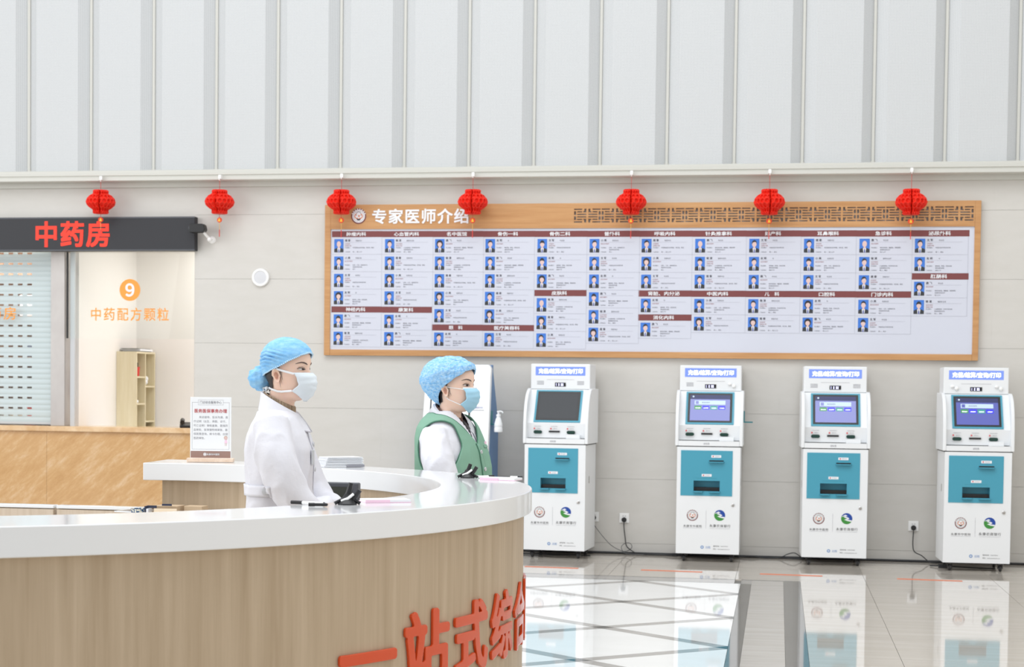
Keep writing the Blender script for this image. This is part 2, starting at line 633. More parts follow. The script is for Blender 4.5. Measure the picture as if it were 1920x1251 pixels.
xj = [-5.28, -4.284, -3.291, -2.298, -1.298, -0.310, 0.683, 1.675, 2.668]
yj = [0.0, -0.50, -1.30, -1.71]
for i in range(len(xj) - 1):
    for k in range(3):
        piece('floor_tile', rectp(xj[i], xj[i + 1], yj[k + 1], yj[k]), 'tile')
yk = [-1.71, -2.10, -2.90, -3.70, -4.50, -5.30, -6.10, -6.90, -7.70, -8.50]
for k in range(len(yk) - 1):
    for a, b in ((0.185, 0.683), (0.683, 1.675), (1.675, 2.668)):
        piece('floor_tile', rectp(a, b, yk[k + 1], yk[k]), 'tile')
# grey frame of the inlaid field
YT = -1.99
for k in range(len(xj) - 1):
    a, b = xj[k], min(xj[k + 1], -0.262)
    a = max(a, -4.139)
    if b - a > 0.05:
        piece('floor_strip', rectp(a, b, -1.755, -1.71, 0.0006), 'tiledark')
        piece('floor_strip', rectp(a, b, -1.965, -1.755, 0.0006), 'tilegrey')
        piece('floor_strip', rectp(a, b, YT, -1.965, 0.0006), 'tiledark')
piece('floor_strip', rectp(-0.262, 0.058, -1.755, -1.71, 0.0006), 'tiledark')
piece('floor_strip', rectp(-0.262, -0.182, YT, -1.755, 0.0006), 'tilegrey')
ys = [-1.755, -2.75, -3.70, -4.62, -5.55, -6.5, -7.5, -8.5]
for k in range(7):
    piece('floor_strip', rectp(-0.262, -0.182, ys[k + 1], min(ys[k], YT), 0.0006), 'tiledark')
    piece('floor_strip', rectp(-0.182, 0.058, ys[k + 1], ys[k], 0.0006), 'tilemarble')
    piece('floor_strip', rectp(0.058, 0.185, ys[k + 1], -1.71 if k == 0 else ys[k], 0.0006), 'tiledark')
# white rhombs between dark diagonal strips, small dark squares at the crossings
BX = (-4.139, -0.2632, -8.5, YT)


def pq(p_, q_):
    u_, v_ = q_ - p_, p_ + q_
    return (-0.264 + 0.775 * u_, -3.873 + 0.6175 * v_)


hw = 0.047
e1 = 0.0015
for i in range(-8, 9):
    for j in range(-8, 9):
        c0 = pq(i + .5, j + .5)
        if not (-5.2 < c0[0] < 0.8 and -9.5 < c0[1] < -0.8):
            continue
        piece('floor_tile', clip([pq(i + hw + e1, j + hw + e1), pq(i + 1 - hw - e1, j + hw + e1), pq(i + 1 - hw - e1, j + 1 - hw - e1), pq(i + hw + e1, j + 1 - hw - e1)], *BX), 'tilewhite')
        piece('floor_strip', clip([pq(i - hw, j + hw), pq(i + hw, j + hw), pq(i + hw, j + 1 - hw), pq(i - hw, j + 1 - hw)], *BX), 'tilegrey')
        piece('floor_strip', clip([pq(i + hw, j - hw), pq(i + 1 - hw, j - hw), pq(i + 1 - hw, j + hw), pq(i + hw, j + hw)], *BX), 'tilegrey')
        piece('floor_node', clip([pq(i - hw, j - hw), pq(i + hw, j - hw), pq(i + hw, j + hw), pq(i - hw, j + hw)], *BX), 'nodedark')

# ---- back wall: backing plus stone tiles
PX = -5.337            # right edge of the pharmacy opening
wb = MB()
wb.box(PX, 5.2, 0.012, 0.30, 0, 3.45, 0)
wb.box(-9.2, PX, 0.012, 0.10, 2.69, 3.45, 0)
wb.box(-9.2, PX, 0.020, 0.12, 0, 1.0, 0)
wall = struct('wall_back', wb, ['grout'])
zj = [0.0, 0.096, 0.668, 1.259, 1.845, 2.433, 3.021, 3.42]
xt = [PX, -3.56, -1.78, 0.0, 1.78, 3.56, 5.2]
for k in range(len(zj) - 1):
    for i in range(len(xt) - 1):
        g = 0.0008
        o = MB().box(xt[i] + 0.0001, xt[i + 1] - 0.0001, 0.0, 0.012, zj[k] + g, zj[k + 1] - g).build('wall_tile', 'wall', wall)
        o['kind'] = 'structure'
for a, b in ((-9.2, -7.1), (-7.1, PX)):
    o = MB().box(a, b, 0.0, 0.012, 2.69, 3.42).build('wall_tile', 'wall', wall)
    o['kind'] = 'structure'
for a, b in ((-9.2, -6.787), (-6.785, PX)):
    o = MB().box(a, b, -0.005, 0.020, 0.0, 1.004).build('marble_panel', 'marble', wall)
    o['kind'] = 'structure'
o = MB().box(-9.2, PX - 0.002, -0.035, 0.42, 1.005, 1.055).build('marble_ledge', 'ledge', wall, 0.006)
o['kind'] = 'structure'
o = MB().box(PX - 0.002, PX + 0.008, 0.001, 0.30, 1.055, 2.69).build('opening_edge', 'grey', wall)
o['kind'] = 'structure'

# ---- cornice ledge
pr = [(0.0, 3.318), (-0.15, 3.318), (-0.16, 3.323), (-0.16, 3.350), (-0.148, 3.354), (-0.148, 3.366), (-0.158, 3.369), (-0.158, 3.384), (-0.146, 3.388), (-0.146, 3.412), (-0.138, 3.418), (0.0, 3.418)]
tb = MB().prism(pr, 'x', -9.2, 5.2)
tb.box(-9.2, 5.2, -0.03, 0.0, 3.275, 3.318)
struct('trim_1', tb, ['trim'])

# ---- folded perforated metal cladding above the cornice
ub = MB().box(-9.2, 5.2, 0.06, 0.2, 3.45, 6.6)
upper = struct('wall_upper', ub, ['trim'])
seams = [-8.81, -8.20, -7.59, -6.974, -6.358, -5.747, -5.141, -4.556, -3.963, -3.37, -2.78, -2.19, -1.60, -1.01, -0.423, 0.161, 0.76, 1.359, 1.962, 2.56, 3.16, 3.76, 4.36]
for k in range(len(seams) - 1):
    a, b = seams[k] + 0.012, seams[k + 1] - 0.012
    prof = [(a, 0.02), (a + 0.095, -0.06), (b - 0.088, -0.06), (b, 0.02), (b, 0.024), (b - 0.086, -0.056), (a + 0.093, -0.056), (a, 0.024)]
    o = MB().prism(prof, 'z', 3.412, 6.6).build('metal_panel', 'perf', upper)
    o['kind'] = 'structure'
    s = seams[k + 1]
    o = MB().prism([(s - 0.013, 0.022), (s - 0.011, 0.006), (s + 0.011, 0.006), (s + 0.013, 0.022)], 'z', 3.412, 6.6).build('seam_strip', 'trim', upper)
    o['kind'] = 'structure'

# ---- pharmacy room behind the window
rm = MB()
rm.box(-6.66, -6.57, 0.22, 1.62, 0, 2.95)
struct('wall_left', rm, ['roomwall'])
struct('wall_rear', MB().box(-9.2, -4.2, 1.62, 1.75, 0, 2.95), ['roomwall'])
struct('wall_right', MB().box(-4.30, -4.2, 0.30, 1.62, 0, 2.95), ['roomwall'])
struct('wall_light_block', MB().box(5.2, 5.4, -16.5, 0.3, 0, 6.6), ['plaster'])  # unseen hall wall, added to cut the light coming from the right
struct('wall_far_left', MB().box(-9.2, -9.1, 0.30, 1.62, 0, 2.95), ['roomwall'])
struct('ceiling', MB().box(-9.2, -4.2, 0.30, 1.75, 2.95, 3.05), ['plaster'])
struct('wall_counter', MB().box(-9.1, -4.30, 0.42, 1.62, 0.0, 0.985), ['roomwall'])
area('pharmacy_lamp', (-5.15, 0.95, 2.90), (-5.15, 0.95, 0), 1.5, 1.1, 15, (1.0, 0.985, 0.965))
area('dispensary_fill', (-7.8, 0.36, 2.90), (-7.8, 0.62, 0), 1.8, 0.25, 30, (1.0, 0.97, 0.93))  # unseen fill light added to brighten the shelves behind the shutter slots

# ---- pharmacy window: steel post, glass panes, printed film
wn = bpy.data.objects.new('window_1', None)
col.objects.link(wn)
wn['kind'] = 'structure'
MB().box(-6.772, -6.632, 0.045, 0.20, 1.055, 2.69).build('post', 'steelpost', wn, 0.004)
MB().box(-6.618, -6.608, 0.05, 0.075, 1.88, 2.69).build('glass_clip', 'rubber', wn)
MB().box(-6.590, -6.548, 0.075, 0.10, 1.055, 2.69).build('glass_edge', 'lightgrey', wn)
MB().box(-6.602, PX - 0.003, 0.056, 0.064, 1.88, 2.69).build('upper_pane', 'filmglass', wn)
MB().box(-9.1, -6.774, 0.056, 0.064, 1.056, 2.69).build('side_pane', 'glass', wn)
b = MB()
b.disc(-5.991, 2.334, 0.102, 0.054, 0, 40)
text(b, '９', -5.991, 2.334, 0.053, h=0.125, m=1, offset=0.028, res=6)
b.build('numeral_disc', ['orangefilm', 'paper'], wn)
b = MB()
text(b, '中药配方颗粒', -5.992, 2.108, 0.054, w=0.765, h=0.122, bold=0.012, spacing=1.25)
text(b, '药房', -7.262, 2.112, 0.054, w=0.275, h=0.12, bold=0.012, spacing=1.25)
b.build('orange_lettering', 'orangefilm', wn)

# ================================================================== pharmacy things
# LED sign board
t = empty('led_sign', (-6.8, -0.04, 2.687), 'black LED sign board with red glowing characters above the pharmacy window', 'sign')
b = MB().box(-2.4, 1.49, -0.04, 0.04, 0.0, 0.312)
b.build('housing', 'ledbox', t, 0.006)
b = MB().box(-2.4, 1.49, -0.043, -0.04, 0.298, 0.312).box(-2.4, 1.49, -0.043, -0.04, 0.0, 0.012)
b.build('rim', 'bezel', t)
b = MB()
text(b, '中药房', 0.302, 0.155, -0.0425, w=0.73, h=0.24, bold=0.028, spacing=1.1, res=3)
b.build('red_characters', 'led_red', t)

# roller shutter: each slat with its own slots
t = empty('roller_shutter', (-6.780, 0.122, 1.062), 'white roller shutter with rows of slots, closed at the left of the pharmacy window', 'shutter')
b = MB()
pitch = 0.0975
sw, sg = 0.0475, 0.0475
x1 = -0.215
L_ = -2.3
xs = [0.0, x1]
while xs[-1] > L_ + 0.1:
    xs += [xs[-1] - sw, xs[-1] - sw - sg]
xs = xs[:2] + xs[2:]
zz = [0.0, 0.004, 0.018, 0.030, 0.044, 0.048, 0.056, 0.070, 0.084, 0.0945, pitch]
yy = [0.0, -0.0022, -0.0045, -0.0045, -0.0022, 0.0, -0.0022, -0.0045, -0.0045, -0.0022, 0.0]
hole = (0.060, 0.077)
lev = sorted(set([round(q, 4) for q in zz] + list(hole)))
ly = [float(np.interp(q, zz, yy)) for q in lev]
for k in range(len(xs) - 1):
    a, c = xs[k + 1], xs[k]
    is_slot = k >= 1 and (k % 2 == 1)
    for j in range(len(lev) - 1):
        if is_slot and lev[j] >= hole[0] - 1e-6 and lev[j + 1] <= hole[1] + 1e-6:
            continue
        b.add([(a, ly[j], lev[j]), (c, ly[j], lev[j]), (c, ly[j + 1], lev[j + 1]), (a, ly[j + 1], lev[j + 1])], [(0, 1, 2, 3)], 0, False)
slat_me = b.mesh('slat', 'shutter')
for k in range(17):
    o = link('slat', slat_me, t)
    o.location = (0, 0, 0.02 + k * pitch - 0.03)
    if k == 0:
        o.location.z = 0.02
b = MB().box(L_, 0.0, -0.012, 0.004, 0.004, 0.026)
b.build('bottom_bar', 'lightgrey', t)
MB().box(L_, 0.0, -0.012, 0.004, -0.005, 0.004).build('bottom_seal', 'rubber', t)

# what shows through the slots
t = empty('medicine_cabinet', (-7.75, 0.60, 0.985), 'brown medicine cabinet with open shelves behind the slotted shutter', 'cabinet')
b = MB().box(-0.95, 0.95, 0.38, 0.42, 0, 1.85).box(-0.95, -0.92, 0, 0.38, 0, 1.85).box(0.92, 0.95, 0, 0.38, 0, 1.85)
b.build('carcass', 'medbrown', t)
for z in (0.0, 0.35, 0.7, 1.1, 1.45, 1.82):
    MB().box(-0.92, 0.92, 0, 0.38, z, z + 0.025).build('shelf', 'medbrown', t)
cname = {'meds_red': 'red', 'meddark': 'dark', 'kraft': 'brown', 'medslate': 'slate blue', 'lightgrey': 'grey'}
for sh_, z, mats in (('lowest', 0.025, ('meds_red', 'meddark', 'meds_red', 'kraft')), ('second', 0.375, ('meddark', 'kraft', 'meddark')), ('third', 0.725, ('medslate', 'meddark', 'medslate')), ('fourth', 1.125, ('meddark', 'kraft', 'lightgrey'))):
    x = 0.86
    for no_, mm in enumerate(mats):
        w = random.uniform(0.10, 0.17)
        h = random.uniform(0.16, 0.27)
        o = MB().box(-w / 2, w / 2, 0, 0.16, 0, h).build('medicine_box', mm, None, 0.004)
        o.location = (-7.75 + x - w / 2, 0.63, 0.987 + z)
        tag(o, cname[mm] + ' box, ' + ('first', 'second', 'third', 'fourth')[no_] + ' from the right on the ' + sh_ + ' shelf behind the shutter slots', 'box', 'medicine boxes behind the shutter')
        x -= w + random.uniform(0.02, 0.08)

# open shelf unit in the pharmacy
t = empty('shelf_unit', (-6.46, 1.35, 0.985), 'pale beige open shelf unit against the pharmacy side wall', 'shelf')
SX0, SX1, SY0, SY1, SH = -0.108, 0.105, -0.245, 0.245, 0.80
b = MB().box(SX0, SX1, SY0, SY0 + 0.016, 0, SH)
b.build('side_panel', 'beige', t)
MB().box(SX0, SX1, SY1 - 0.016, SY1, 0, SH).build('side_panel', 'beige', t)
MB().box(SX0, SX0 + 0.01, SY0 + 0.016, SY1 - 0.016, 0, SH).build('rear_panel', 'beige', t)
MB().box(SX0 + 0.01, SX1, SY0 + 0.016, SY1 - 0.016, SH - 0.018, SH).build('top_panel', 'beige', t)
MB().box(SX0 + 0.01, SX1, -0.02, -0.004, 0, SH - 0.018).build('divider', 'beige', t)
for ya, yb, z in ((SY0 + .016, -.02, 0.535), (SY0 + .016, -.02, 0.265), (-.004, SY1 - .016, 0.44), (-.004, SY1 - .016, 0.085), (SY0 + .016, SY1 - .016, 0.02)):
    MB().box(SX0 + 0.01, SX1 - 0.003, ya, yb, z, z + 0.016).build('shelf_board', 'beige', t)
b = MB().box(-0.10, 0.09, -0.16, 0.17, 0, 0.006, 0).box(-0.09, 0.10, -0.15, 0.18, 0.006, 0.026, 1).box(-0.10, 0.085, -0.17, 0.15, 0.026, 0.031, 0)
o = b.build('document_stack', ['bezel', 'paper'])
o.location = (-6.455, 1.35, 0.9865 + SH)
tag(o, 'stack of papers in a grey folder lying on the beige shelf unit', 'papers')
t = empty('pen_cup', (-6.388, 1.185, 0.985 + 0.5525), 'red plastic cup with black pens in the top compartment of the beige shelf', 'cup')
MB().lathe([(0.0, 0), (0.026, 0), (0.032, 0.085), (0.036, 0.087), (0.036, 0.093), (0.030, 0.093), (0.025, 0.006), (0, 0.006)], 20).build('cup', 'redplastic', t)
for dx, dy, h in ((-0.008, -0.01, 0.15), (0.008, 0.0, 0.13), (0.0, 0.012, 0.14)):
    MB().tube([(dx, dy, 0.01), (dx * 1.6, dy * 1.6 - 0.004, h)], 0.006, 8).build('pen', 'black', t)
o = MB().ball((0, 0, 0.035), (0.05, 0.05, 0.036), 0, 12, 6).ball((0.02, 0.02, 0.07), (0.03, 0.026, 0.03), 0, 10, 5).build('plastic_bag', 'paper')
o.location = (-6.42, 1.43, 0.985 + 0.4575)
tag(o, 'crumpled white plastic bag in the right compartment of the beige shelf', 'bag')
o = MB().box(-0.03, 0.03, -0.03, 0.03, 0, 0.03).build('tissue_pack', 'paper', None, 0.008)
o.location = (-6.40, 1.17, 0.985 + 0.2825)
tag(o, 'small white pack on the middle shelf of the beige unit', 'pack')
# desk telephone on the ledge
t = empty('desk_telephone', (-5.47, 0.22, 1.055), 'black desk telephone on the marble ledge behind the counter sign', 'telephone', rz=R(20))
MB().prism([(-0.09, 0), (0.09, 0), (0.09, 0.05), (-0.09, 0.022)], 'x', -0.085, 0.085).build('base', 'black', t, 0.006)
b = MB().tube([(-0.06, -0.085, 0.05), (-0.062, -0.03, 0.068), (-0.062, 0.04, 0.076), (-0.06, 0.085, 0.066)], [0.022, 0.014, 0.014, 0.022], 10)
b.build('handset', 'black', t)

# security camera
t = empty('security_camera', (-5.17, 0.0, 2.79), 'black security camera on a white ball bracket beside the LED sign', 'camera')
MB().lathe([(0.0, 0.0), (0.034, 0.0), (0.034, -0.008), (0.022, -0.020), (0.0, -0.022)], 20, c=(0, 0, 0), axis='y').build('wall_plate', 'hookwhite', t)
b = MB().tube([(0, -0.015, 0.0), (-0.005, -0.06, 0.005), (-0.02, -0.10, 0.03), (-0.04, -0.12, 0.06)], 0.012, 10).ball((-0.002, -0.07, 0.0), 0.022)
b.build('bracket', 'hookwhite', t)
b = MB().prism([(-0.145, -0.035), (-0.02, -0.035), (0.0, -0.01), (-0.01, 0.035), (-0.025, 0.045), (-0.14, 0.045), (-0.15, 0.035), (-0.15, -0.02)], 'y', -0.165, -0.085)
o = b.build('camera_body', 'black', t, 0.006)
o.location = (-0.015, 0, 0.09)
MB().lathe([(0.0, 0.0), (0.026, 0.0), (0.026, -0.012), (0.02, -0.012), (0.018, -0.004), (0, -0.004)], 16, c=(-0.163, -0.125, 0.095), axis='x').build('lens', 'bezel', t)

# round wall speaker
t = empty('wall_speaker', (-4.703, 0, 2.446), 'round white speaker mounted on the bare wall left of the doctor board', 'speaker')
MB().lathe([(0.0, 0.0), (0.082, 0.0), (0.084, -0.012), (0.078, -0.024), (0.062, -0.026), (0.058, -0.020), (0.0, -0.020)], 40, axis='y').build('rim', 'hookwhite', t)
MB().lathe([(0.0, -0.024), (0.03, -0.0235), (0.0585, -0.021), (0.0585, -0.0195), (0, -0.0195)], 32, axis='y').build('grille', 'grille', t)

# ================================================================== lanterns
prof = [(0.0, 0.105), (0.062, 0.108), (0.071, 0.102), (0.070, 0.078), (0.074, 0.072), (0.100, 0.058), (0.124, 0.032), (0.134, 0.0), (0.126, -0.030), (0.100, -0.054), (0.076, -0.070), (0.070, -0.078), (0.072, -0.100), (0.066, -0.108), (0.0, -0.106)]
zp = [0.108, 0.102, 0.078, 0.072, 0.058, 0.032, 0.0, -0.030, -0.054, -0.070, -0.078, -0.100, -0.108]
rp = [0.064, 0.071, 0.070, 0.074, 0.100, 0.124, 0.135, 0.126, 0.100, 0.076, 0.071, 0.073, 0.064]
NT, NZ = 264, 84
rings = []
for j in range(NZ + 1):
    z = 0.108 - 0.216 * j / NZ
    rad = float(np.interp(-z, [-q for q in zp], rp))
    ring = []
    for i in range(NT):
        a = 2 * PI * i / NT
        # honeycomb: nearest and second nearest centre of a staggered lattice
        u_, v_ = a * 19 / (2 * PI), (z + 0.108) / 0.036
        ds = []
        for jj in (math.floor(v_), math.floor(v_) + 1):
            sh = 0.5 * (jj % 2)
            ii = math.floor(u_ - sh)
            for q_ in (ii, ii + 1):
                ds.append(math.hypot(u_ - sh - q_, (v_ - jj) * 0.87))
        ds.sort()
        cell = min(1.0, max(0.0, (ds[1] - ds[0] - 0.05) / 0.40))
        dep = 0.024 * cell * cell * (3 - 2 * cell)
        fold = math.exp(-(((a + PI / 2 + PI) % (2 * PI) - PI) / 0.06) ** 2)
        r_ = rad - dep * min(1, rad / 0.09) - 0.05 * fold
        ring.append((r_ * math.cos(a), r_ * math.sin(a), z))
    rings.append(ring)
lantern_me = MB().rings(rings, 0, False).mesh('lantern_body', 'lantern')
hook_me = MB().box(-0.012, 0.012, -0.004, 0.0375, 0.20, 0.235).tube([(0, -0.004, 0.205), (0, -0.014, 0.197), (0, -0.012, 0.187), (0, 0.0, 0.186)], 0.0035, 6).mesh('hook', 'hookwhite')
lant = [(-6.205, 3.133, 'red paper lantern whose charm hangs over the last LED character'), (-5.06, 3.125, 'red paper lantern over bare wall just right of the security camera'), (-3.915, 3.116, 'red paper lantern at the left top corner of the doctor board, beside its round logo'),
        (-2.712, 3.108, 'red paper lantern at the end of the white board title'), (-1.304, 3.098, 'red paper lantern before the left part of the board fretwork'), (-0.111, 3.089, 'red paper lantern before the middle of the board fretwork'), (1.08, 3.081, 'red paper lantern before the right end of the board fretwork')]
first = None
for k, (x, z, lb) in enumerate(lant):
    y = -0.197
    x2, z2 = x * (14.343 + y) / 14.343 * 1.0 + 0.0, 1.45 + (z - 1.45) * (14.343 + y) / (14.343 - 0.12)
    x2 = x * (14.343 + y) / (14.343 - 0.12)
    if first is None:
        t = empty('paper_lantern', (x2, y, z2), lb, 'lantern', 'red lanterns along the cornice')
        link('lantern_body', lantern_me, t)
        MB().tube([(0, 0, 0.106), (0, 0, 0.188)], 0.0022, 6).build('hanging_string', 'string', t)
        link('hook', hook_me, t)
        b = MB().tube([(0, 0, -0.106), (0, 0, -0.140)], 0.0018, 6)
        b.build('lower_string', 'string', t)
        b = MB().lathe([(0, 0.006), (0.021, 0.005), (0.024, 0.0), (0.021, -0.005), (0, -0.006)], 20, 0, c=(0, 0, -0.163), axis='y')
        b.poly([(-0.012, -0.176), (0.012, -0.176), (0.006, -0.156), (0.004, -0.149), (-0.004, -0.149), (-0.006, -0.156)], -0.008, 1)
        b.build('charm', ['charm', 'gold'], t)
        MB().tube([(0, 0, -0.187), (0, 0, -0.25)], 0.0022, 6).build('gold_string', 'goldstring', t)
        MB().tube([(0, 0, -0.25), (0, 0, -0.315)], 0.004, 6).build('tassel', 'redplastic', t)
        first = t
    else:
        t = copy_tree(first)
        t.location = (x2, y, z2)
        t['label'] = lb
    t.rotation_euler = (0, 0, [0.25, -0.05, 0.1, 0.05, 0.05, 0.1, -0.03][k])
for k, o in enumerate([o for o in bpy.data.objects if o.name.startswith('paper_lantern')]):
    # the hook reaches the cornice edge whatever the lantern's own height
    dz = 3.330 - (o.location.z + 0.205)
    for ch in o.children:
        if ch.name.startswith('hook'):
            ch.location.z = dz
        if ch.name.startswith('hanging_string'):
            ch.scale.z = (0.188 + dz - 0.106) / 0.082
            ch.location.z = 0.106 - 0.106 * ch.scale.z

# ================================================================== doctor board on the wall
BY = -0.045
t = empty('doctor_board', (0, 0, 0), 'long wood-framed board of doctor portraits with white title and fretwork on the back wall', 'board')
bx0, bx1, bz0, bz1 = -4.090, 1.667, 1.739, 3.100
px0, px1, pz0, pz1 = -4.034, 1.616, 1.793, 2.880
b = MB().box(bx0, bx1, -0.012, -0.002, bz0, bz1)
b.build('backing', 'lightgrey', t)
MB().box(bx0, px0, BY, -0.012, bz0, bz1).build('frame_side', 'board', t, 0.004)
MB().box(px1, bx1, BY, -0.012, bz0, bz1).build('frame_side', 'board', t, 0.004)
MB().box(px0, px1, BY, -0.012, bz0, pz0).build('frame_bottom', 'board', t, 0.003)
# header plank with an opening for the fretwork
fx0, fx1, fz0, fz1 = -1.815, 1.613, 2.929, 3.051
b = MB().box(px0, fx0, BY, -0.012, pz1, bz1).box(fx0, fx1, BY, -0.012, pz1, fz0).box(fx0, fx1, BY, -0.012, fz1, bz1).box(fx1, px1, BY, -0.012, pz1, bz1)
b.build('header', 'board', t)
# fretwork: a carved pattern, '#' is open
unit = ["########..##..##..########.",
        "..........##..##...........",
        "##.#####.###..###.#####.##.",
        "##......................##.",
        "##.#########..#########.##.",
        "..........................."]
rows = unit + unit[4::-1]
nun = 14
ncell = len(unit[0]) * nun
cw = (fx1 - fx0) / ncell
chh = (fz1 - fz0) / len(rows)
b = MB()
for r_, line in enumerate(rows):
    ln = (line * nun)
    c0 = None
    for c_ in range(ncell + 1):
        solid = c_ < ncell and ln[c_] != '#'
        if solid and c0 is None:
            c0 = c_
        if not solid and c0 is not None:
            b.box(fx0 + c0 * cw, fx0 + c_ * cw, BY, -0.030, fz1 - (r_ + 1) * chh, fz1 - r_ * chh)
            c0 = None
b.build('fretwork', 'board', t)
# paper and print
b = MB().box(px0, px1, -0.034, -0.012, pz0, pz1)
b.build('poster_sheet', 'poster', t)
b = MB()
text(b, '专家医师介绍', (-3.645 - 2.765) / 2, 2.993, BY - 0.004, w=0.885, h=0.135, bold=0.022, spacing=1.12, res=3)
o = b.build('title', 'paper', t)
# round hospital emblem


def emblem(mb, x, z, r, y, ring=0, white=1, red=2, dark=3):
    mb.disc(x, z, r, y, white, 32)
    mb.disc(x, z, r, y - 0.0006, ring, 32, r2=r * 0.84)
    for k in range(8):
        a = PI * (0.12 + 0.108 * k)
        mb.disc(x + 0.92 * r * math.cos(a), z + 0.92 * r * math.sin(a), r * 0.075, y - 0.001, white, 8)
    mb.disc(x, z, r * 0.70, y - 0.0006, dark, 32, r2=r * 0.675)
    mb.disc(x, z + r * 0.22, r * 0.36, y - 0.0008, dark, 24, r2=r * 0.31, a0=R(-30), a1=R(210))
    mb.disc(x - r * 0.22, z, r * 0.34, y - 0.0009, red, 18, r2=r * 0.22, a0=R(100), a1=R(300))
    mb.disc(x + r * 0.22, z, r * 0.34, y - 0.0009, red, 18, r2=r * 0.22, a0=R(-120), a1=R(80))
    mb.disc(x + r * 0.05, z + r * 0.02, r * 0.13, y - 0.0009, red, 12)
    mb.poly([(x - r * 0.30, z - r * 0.34), (x - r * 0.14, z - r * 0.54), (x + r * 0.14, z - r * 0.54), (x + r * 0.30, z - r * 0.34)], y - 0.0009, dark)
    return mb


b = emblem(MB(), -3.774, 2.996, 0.070, BY - 0.002)
b.build('emblem', ['brownbar', 'paper', 'inkorange', 'ink'], t)

colx = [-4.024, -3.552, -3.091, -2.631, -2.162, -1.696, -1.236, -0.768, -0.300, 0.168, 0.638, 1.102, 1.575]
dept = [[('肿瘤内科', 4), ('神经内科', 2)], [('心血管内科', 4), ('康复科', 2)], [('名中医馆', 5), ('眼　科', 1)], [('骨伤一科', 5), ('医疗美容科', 1)],
        [('骨伤二科', 3), ('皮肤科', 3)], [('普外科', 6)], [('呼吸内科', 3), ('肾脏、内分泌', 1), ('消化内科', 1)], [('针灸推拿科', 3), ('中医内科', 2)],
        [('妇产科', 3), ('儿　科', 2)], [('耳鼻喉科', 3), ('口腔科', 2)], [('急诊科', 3), ('门诊内科', 2)], [('泌尿外科', 2), ('肛肠科', 2)]]
PY = -0.034


def portrait(hair, bald=False):
    w, h = 0.086, 0.119
    b = MB().rect(0, w, -h, 0, 0, 0)
    cx = w / 2
    b.poly([(0.0, -h), (0.0, -h * 0.76), (w * 0.30, -h * 0.66), (w * 0.70, -h * 0.66), (w, -h * 0.76), (w, -h)], -0.0003, 2)
    b.poly([(w * 0.34, -h * 0.67), (w * 0.66, -h * 0.67), (w * 0.60, -h), (w * 0.40, -h)], -0.0005, 3)
    b.poly([(w * 0.46, -h * 0.74), (w * 0.54, -h * 0.74), (w * 0.57, -h), (w * 0.43, -h)], -0.0007, 4)
    b.poly([(w * 0.42, -h * 0.54), (w * 0.58, -h * 0.54), (w * 0.60, -h * 0.68), (w * 0.5, -h * 0.74), (w * 0.40, -h * 0.68)], -0.0008, 1)
    if hair == 'long':
        b.poly([(cx + w * 0.34 * math.cos(a), -h * 0.36 + h * 0.29 * math.sin(a)) for a in [2 * PI * k / 18 for k in range(18)]], -0.0006, 5)
    b.poly([(cx + w * 0.225 * math.cos(a), -h * 0.38 + h * 0.225 * math.sin(a)) for a in [2 * PI * k / 18 for k in range(18)]], -0.0010, 1)
    if not bald:
        low = {'short': 0.45, 'fringe': 0.25, 'side': 0.38, 'long': 0.38}[hair]
        ptsu = [(cx + w * 0.255 * math.cos(a), -h * 0.36 + h * 0.265 * math.sin(a)) for a in [PI * k / 12 for k in range(13)]]
        ptsl = [(cx + w * 0.20 * math.cos(a), -h * 0.36 + h * low * 0.30 * math.sin(a) + (h * 0.03 if hair == 'side' and a < PI / 2 else 0)) for a in [PI * k / 12 for k in range(12, -1, -1)]]
        b.poly(ptsu + ptsl, -0.0012, 5)
    return b.mesh('portrait', ['pblue', 'pskin', 'psuit', 'pshirt', 'ptie', 'phair'])


port = [portrait('short'), portrait('long'), portrait('side'), portrait('fringe'), portrait('short', True)]
pick = '402 132 021 233 120 122 203 012 331 410 222 301 212 024 303 122 001 232 114 220 320 132'.replace(' ', '')


def entry(w, h, var):
    """one printed entry: grid lines and text lines"""
    b = MB()
    b.rect(0, w, -h, -h + 0.0022, 0, 2)
    b.rect(w - 0.0022, w, -h, 0, 0, 2)
    b.rect(0.122, w - 0.05, -0.048, -0.0465, 0, 2)
    nm = ['建 春', '敏 清', '鹏 飞', '友 明', '文 军', '小 美'][var]
    text(b, nm, 0.122, -0.030, -0.0004, align='l', h=0.021, m=0, bold=0.01, res=1)
    text(b, ['党委书记', '副院长主任', '科主任', '', '科主任', '名誉主任'][var] or '。', 0.222, -0.032, -0.0004, align='l', h=0.013, m=0, res=1)
    text(b, ['主任医师', '主任中医师', '副主任医师', '主任中医师', '主任医师', '副主任中医师'][var], 0.122, -0.061, -0.0004, align='l', h=0.011, m=1, res=1)
    if var in (0, 1, 4):
        text(b, '全国名中医', 0.122, -0.078, -0.0004, align='l', h=0.011, m=1, res=1)
    text(b, '专业擅长：', 0.122, -0.095, -0.0004, align='l', h=0.011, m=0, res=1)
    text(b, ['中西医结合治疗肿瘤、消化道、肺癌', '心血管疾病、中老年常见病', '骨伤科疾病、腰腿痛、颈椎病等', '脾胃病、肝病、内科杂病', '中医药治疗内科常见病', '妇科、儿科、皮肤病诊治'][var], 0.195, -0.095, -0.0004, align='l', h=0.0115, m=0, res=1)
    if var in (1, 2, 3, 5):
        text(b, ['', '及疑难病的诊治', '疾病的综合治疗', '慢性病的调理。', '', '及各种内科杂病。'][var], 0.195, -0.113, -0.0004, align='l', h=0.0115, m=0, res=1)
    text(b, '门诊时间：', 0.122, -0.133, -0.0004, align='l', h=0.011, m=0, res=1)
    text(b, ['周一、周三上午', '周二、周四', '周三上午', '周四下午', '周一、周五', '周六'][var], 0.195, -0.133, -0.0004, align='l', h=0.0115, m=0, res=1)
    return b


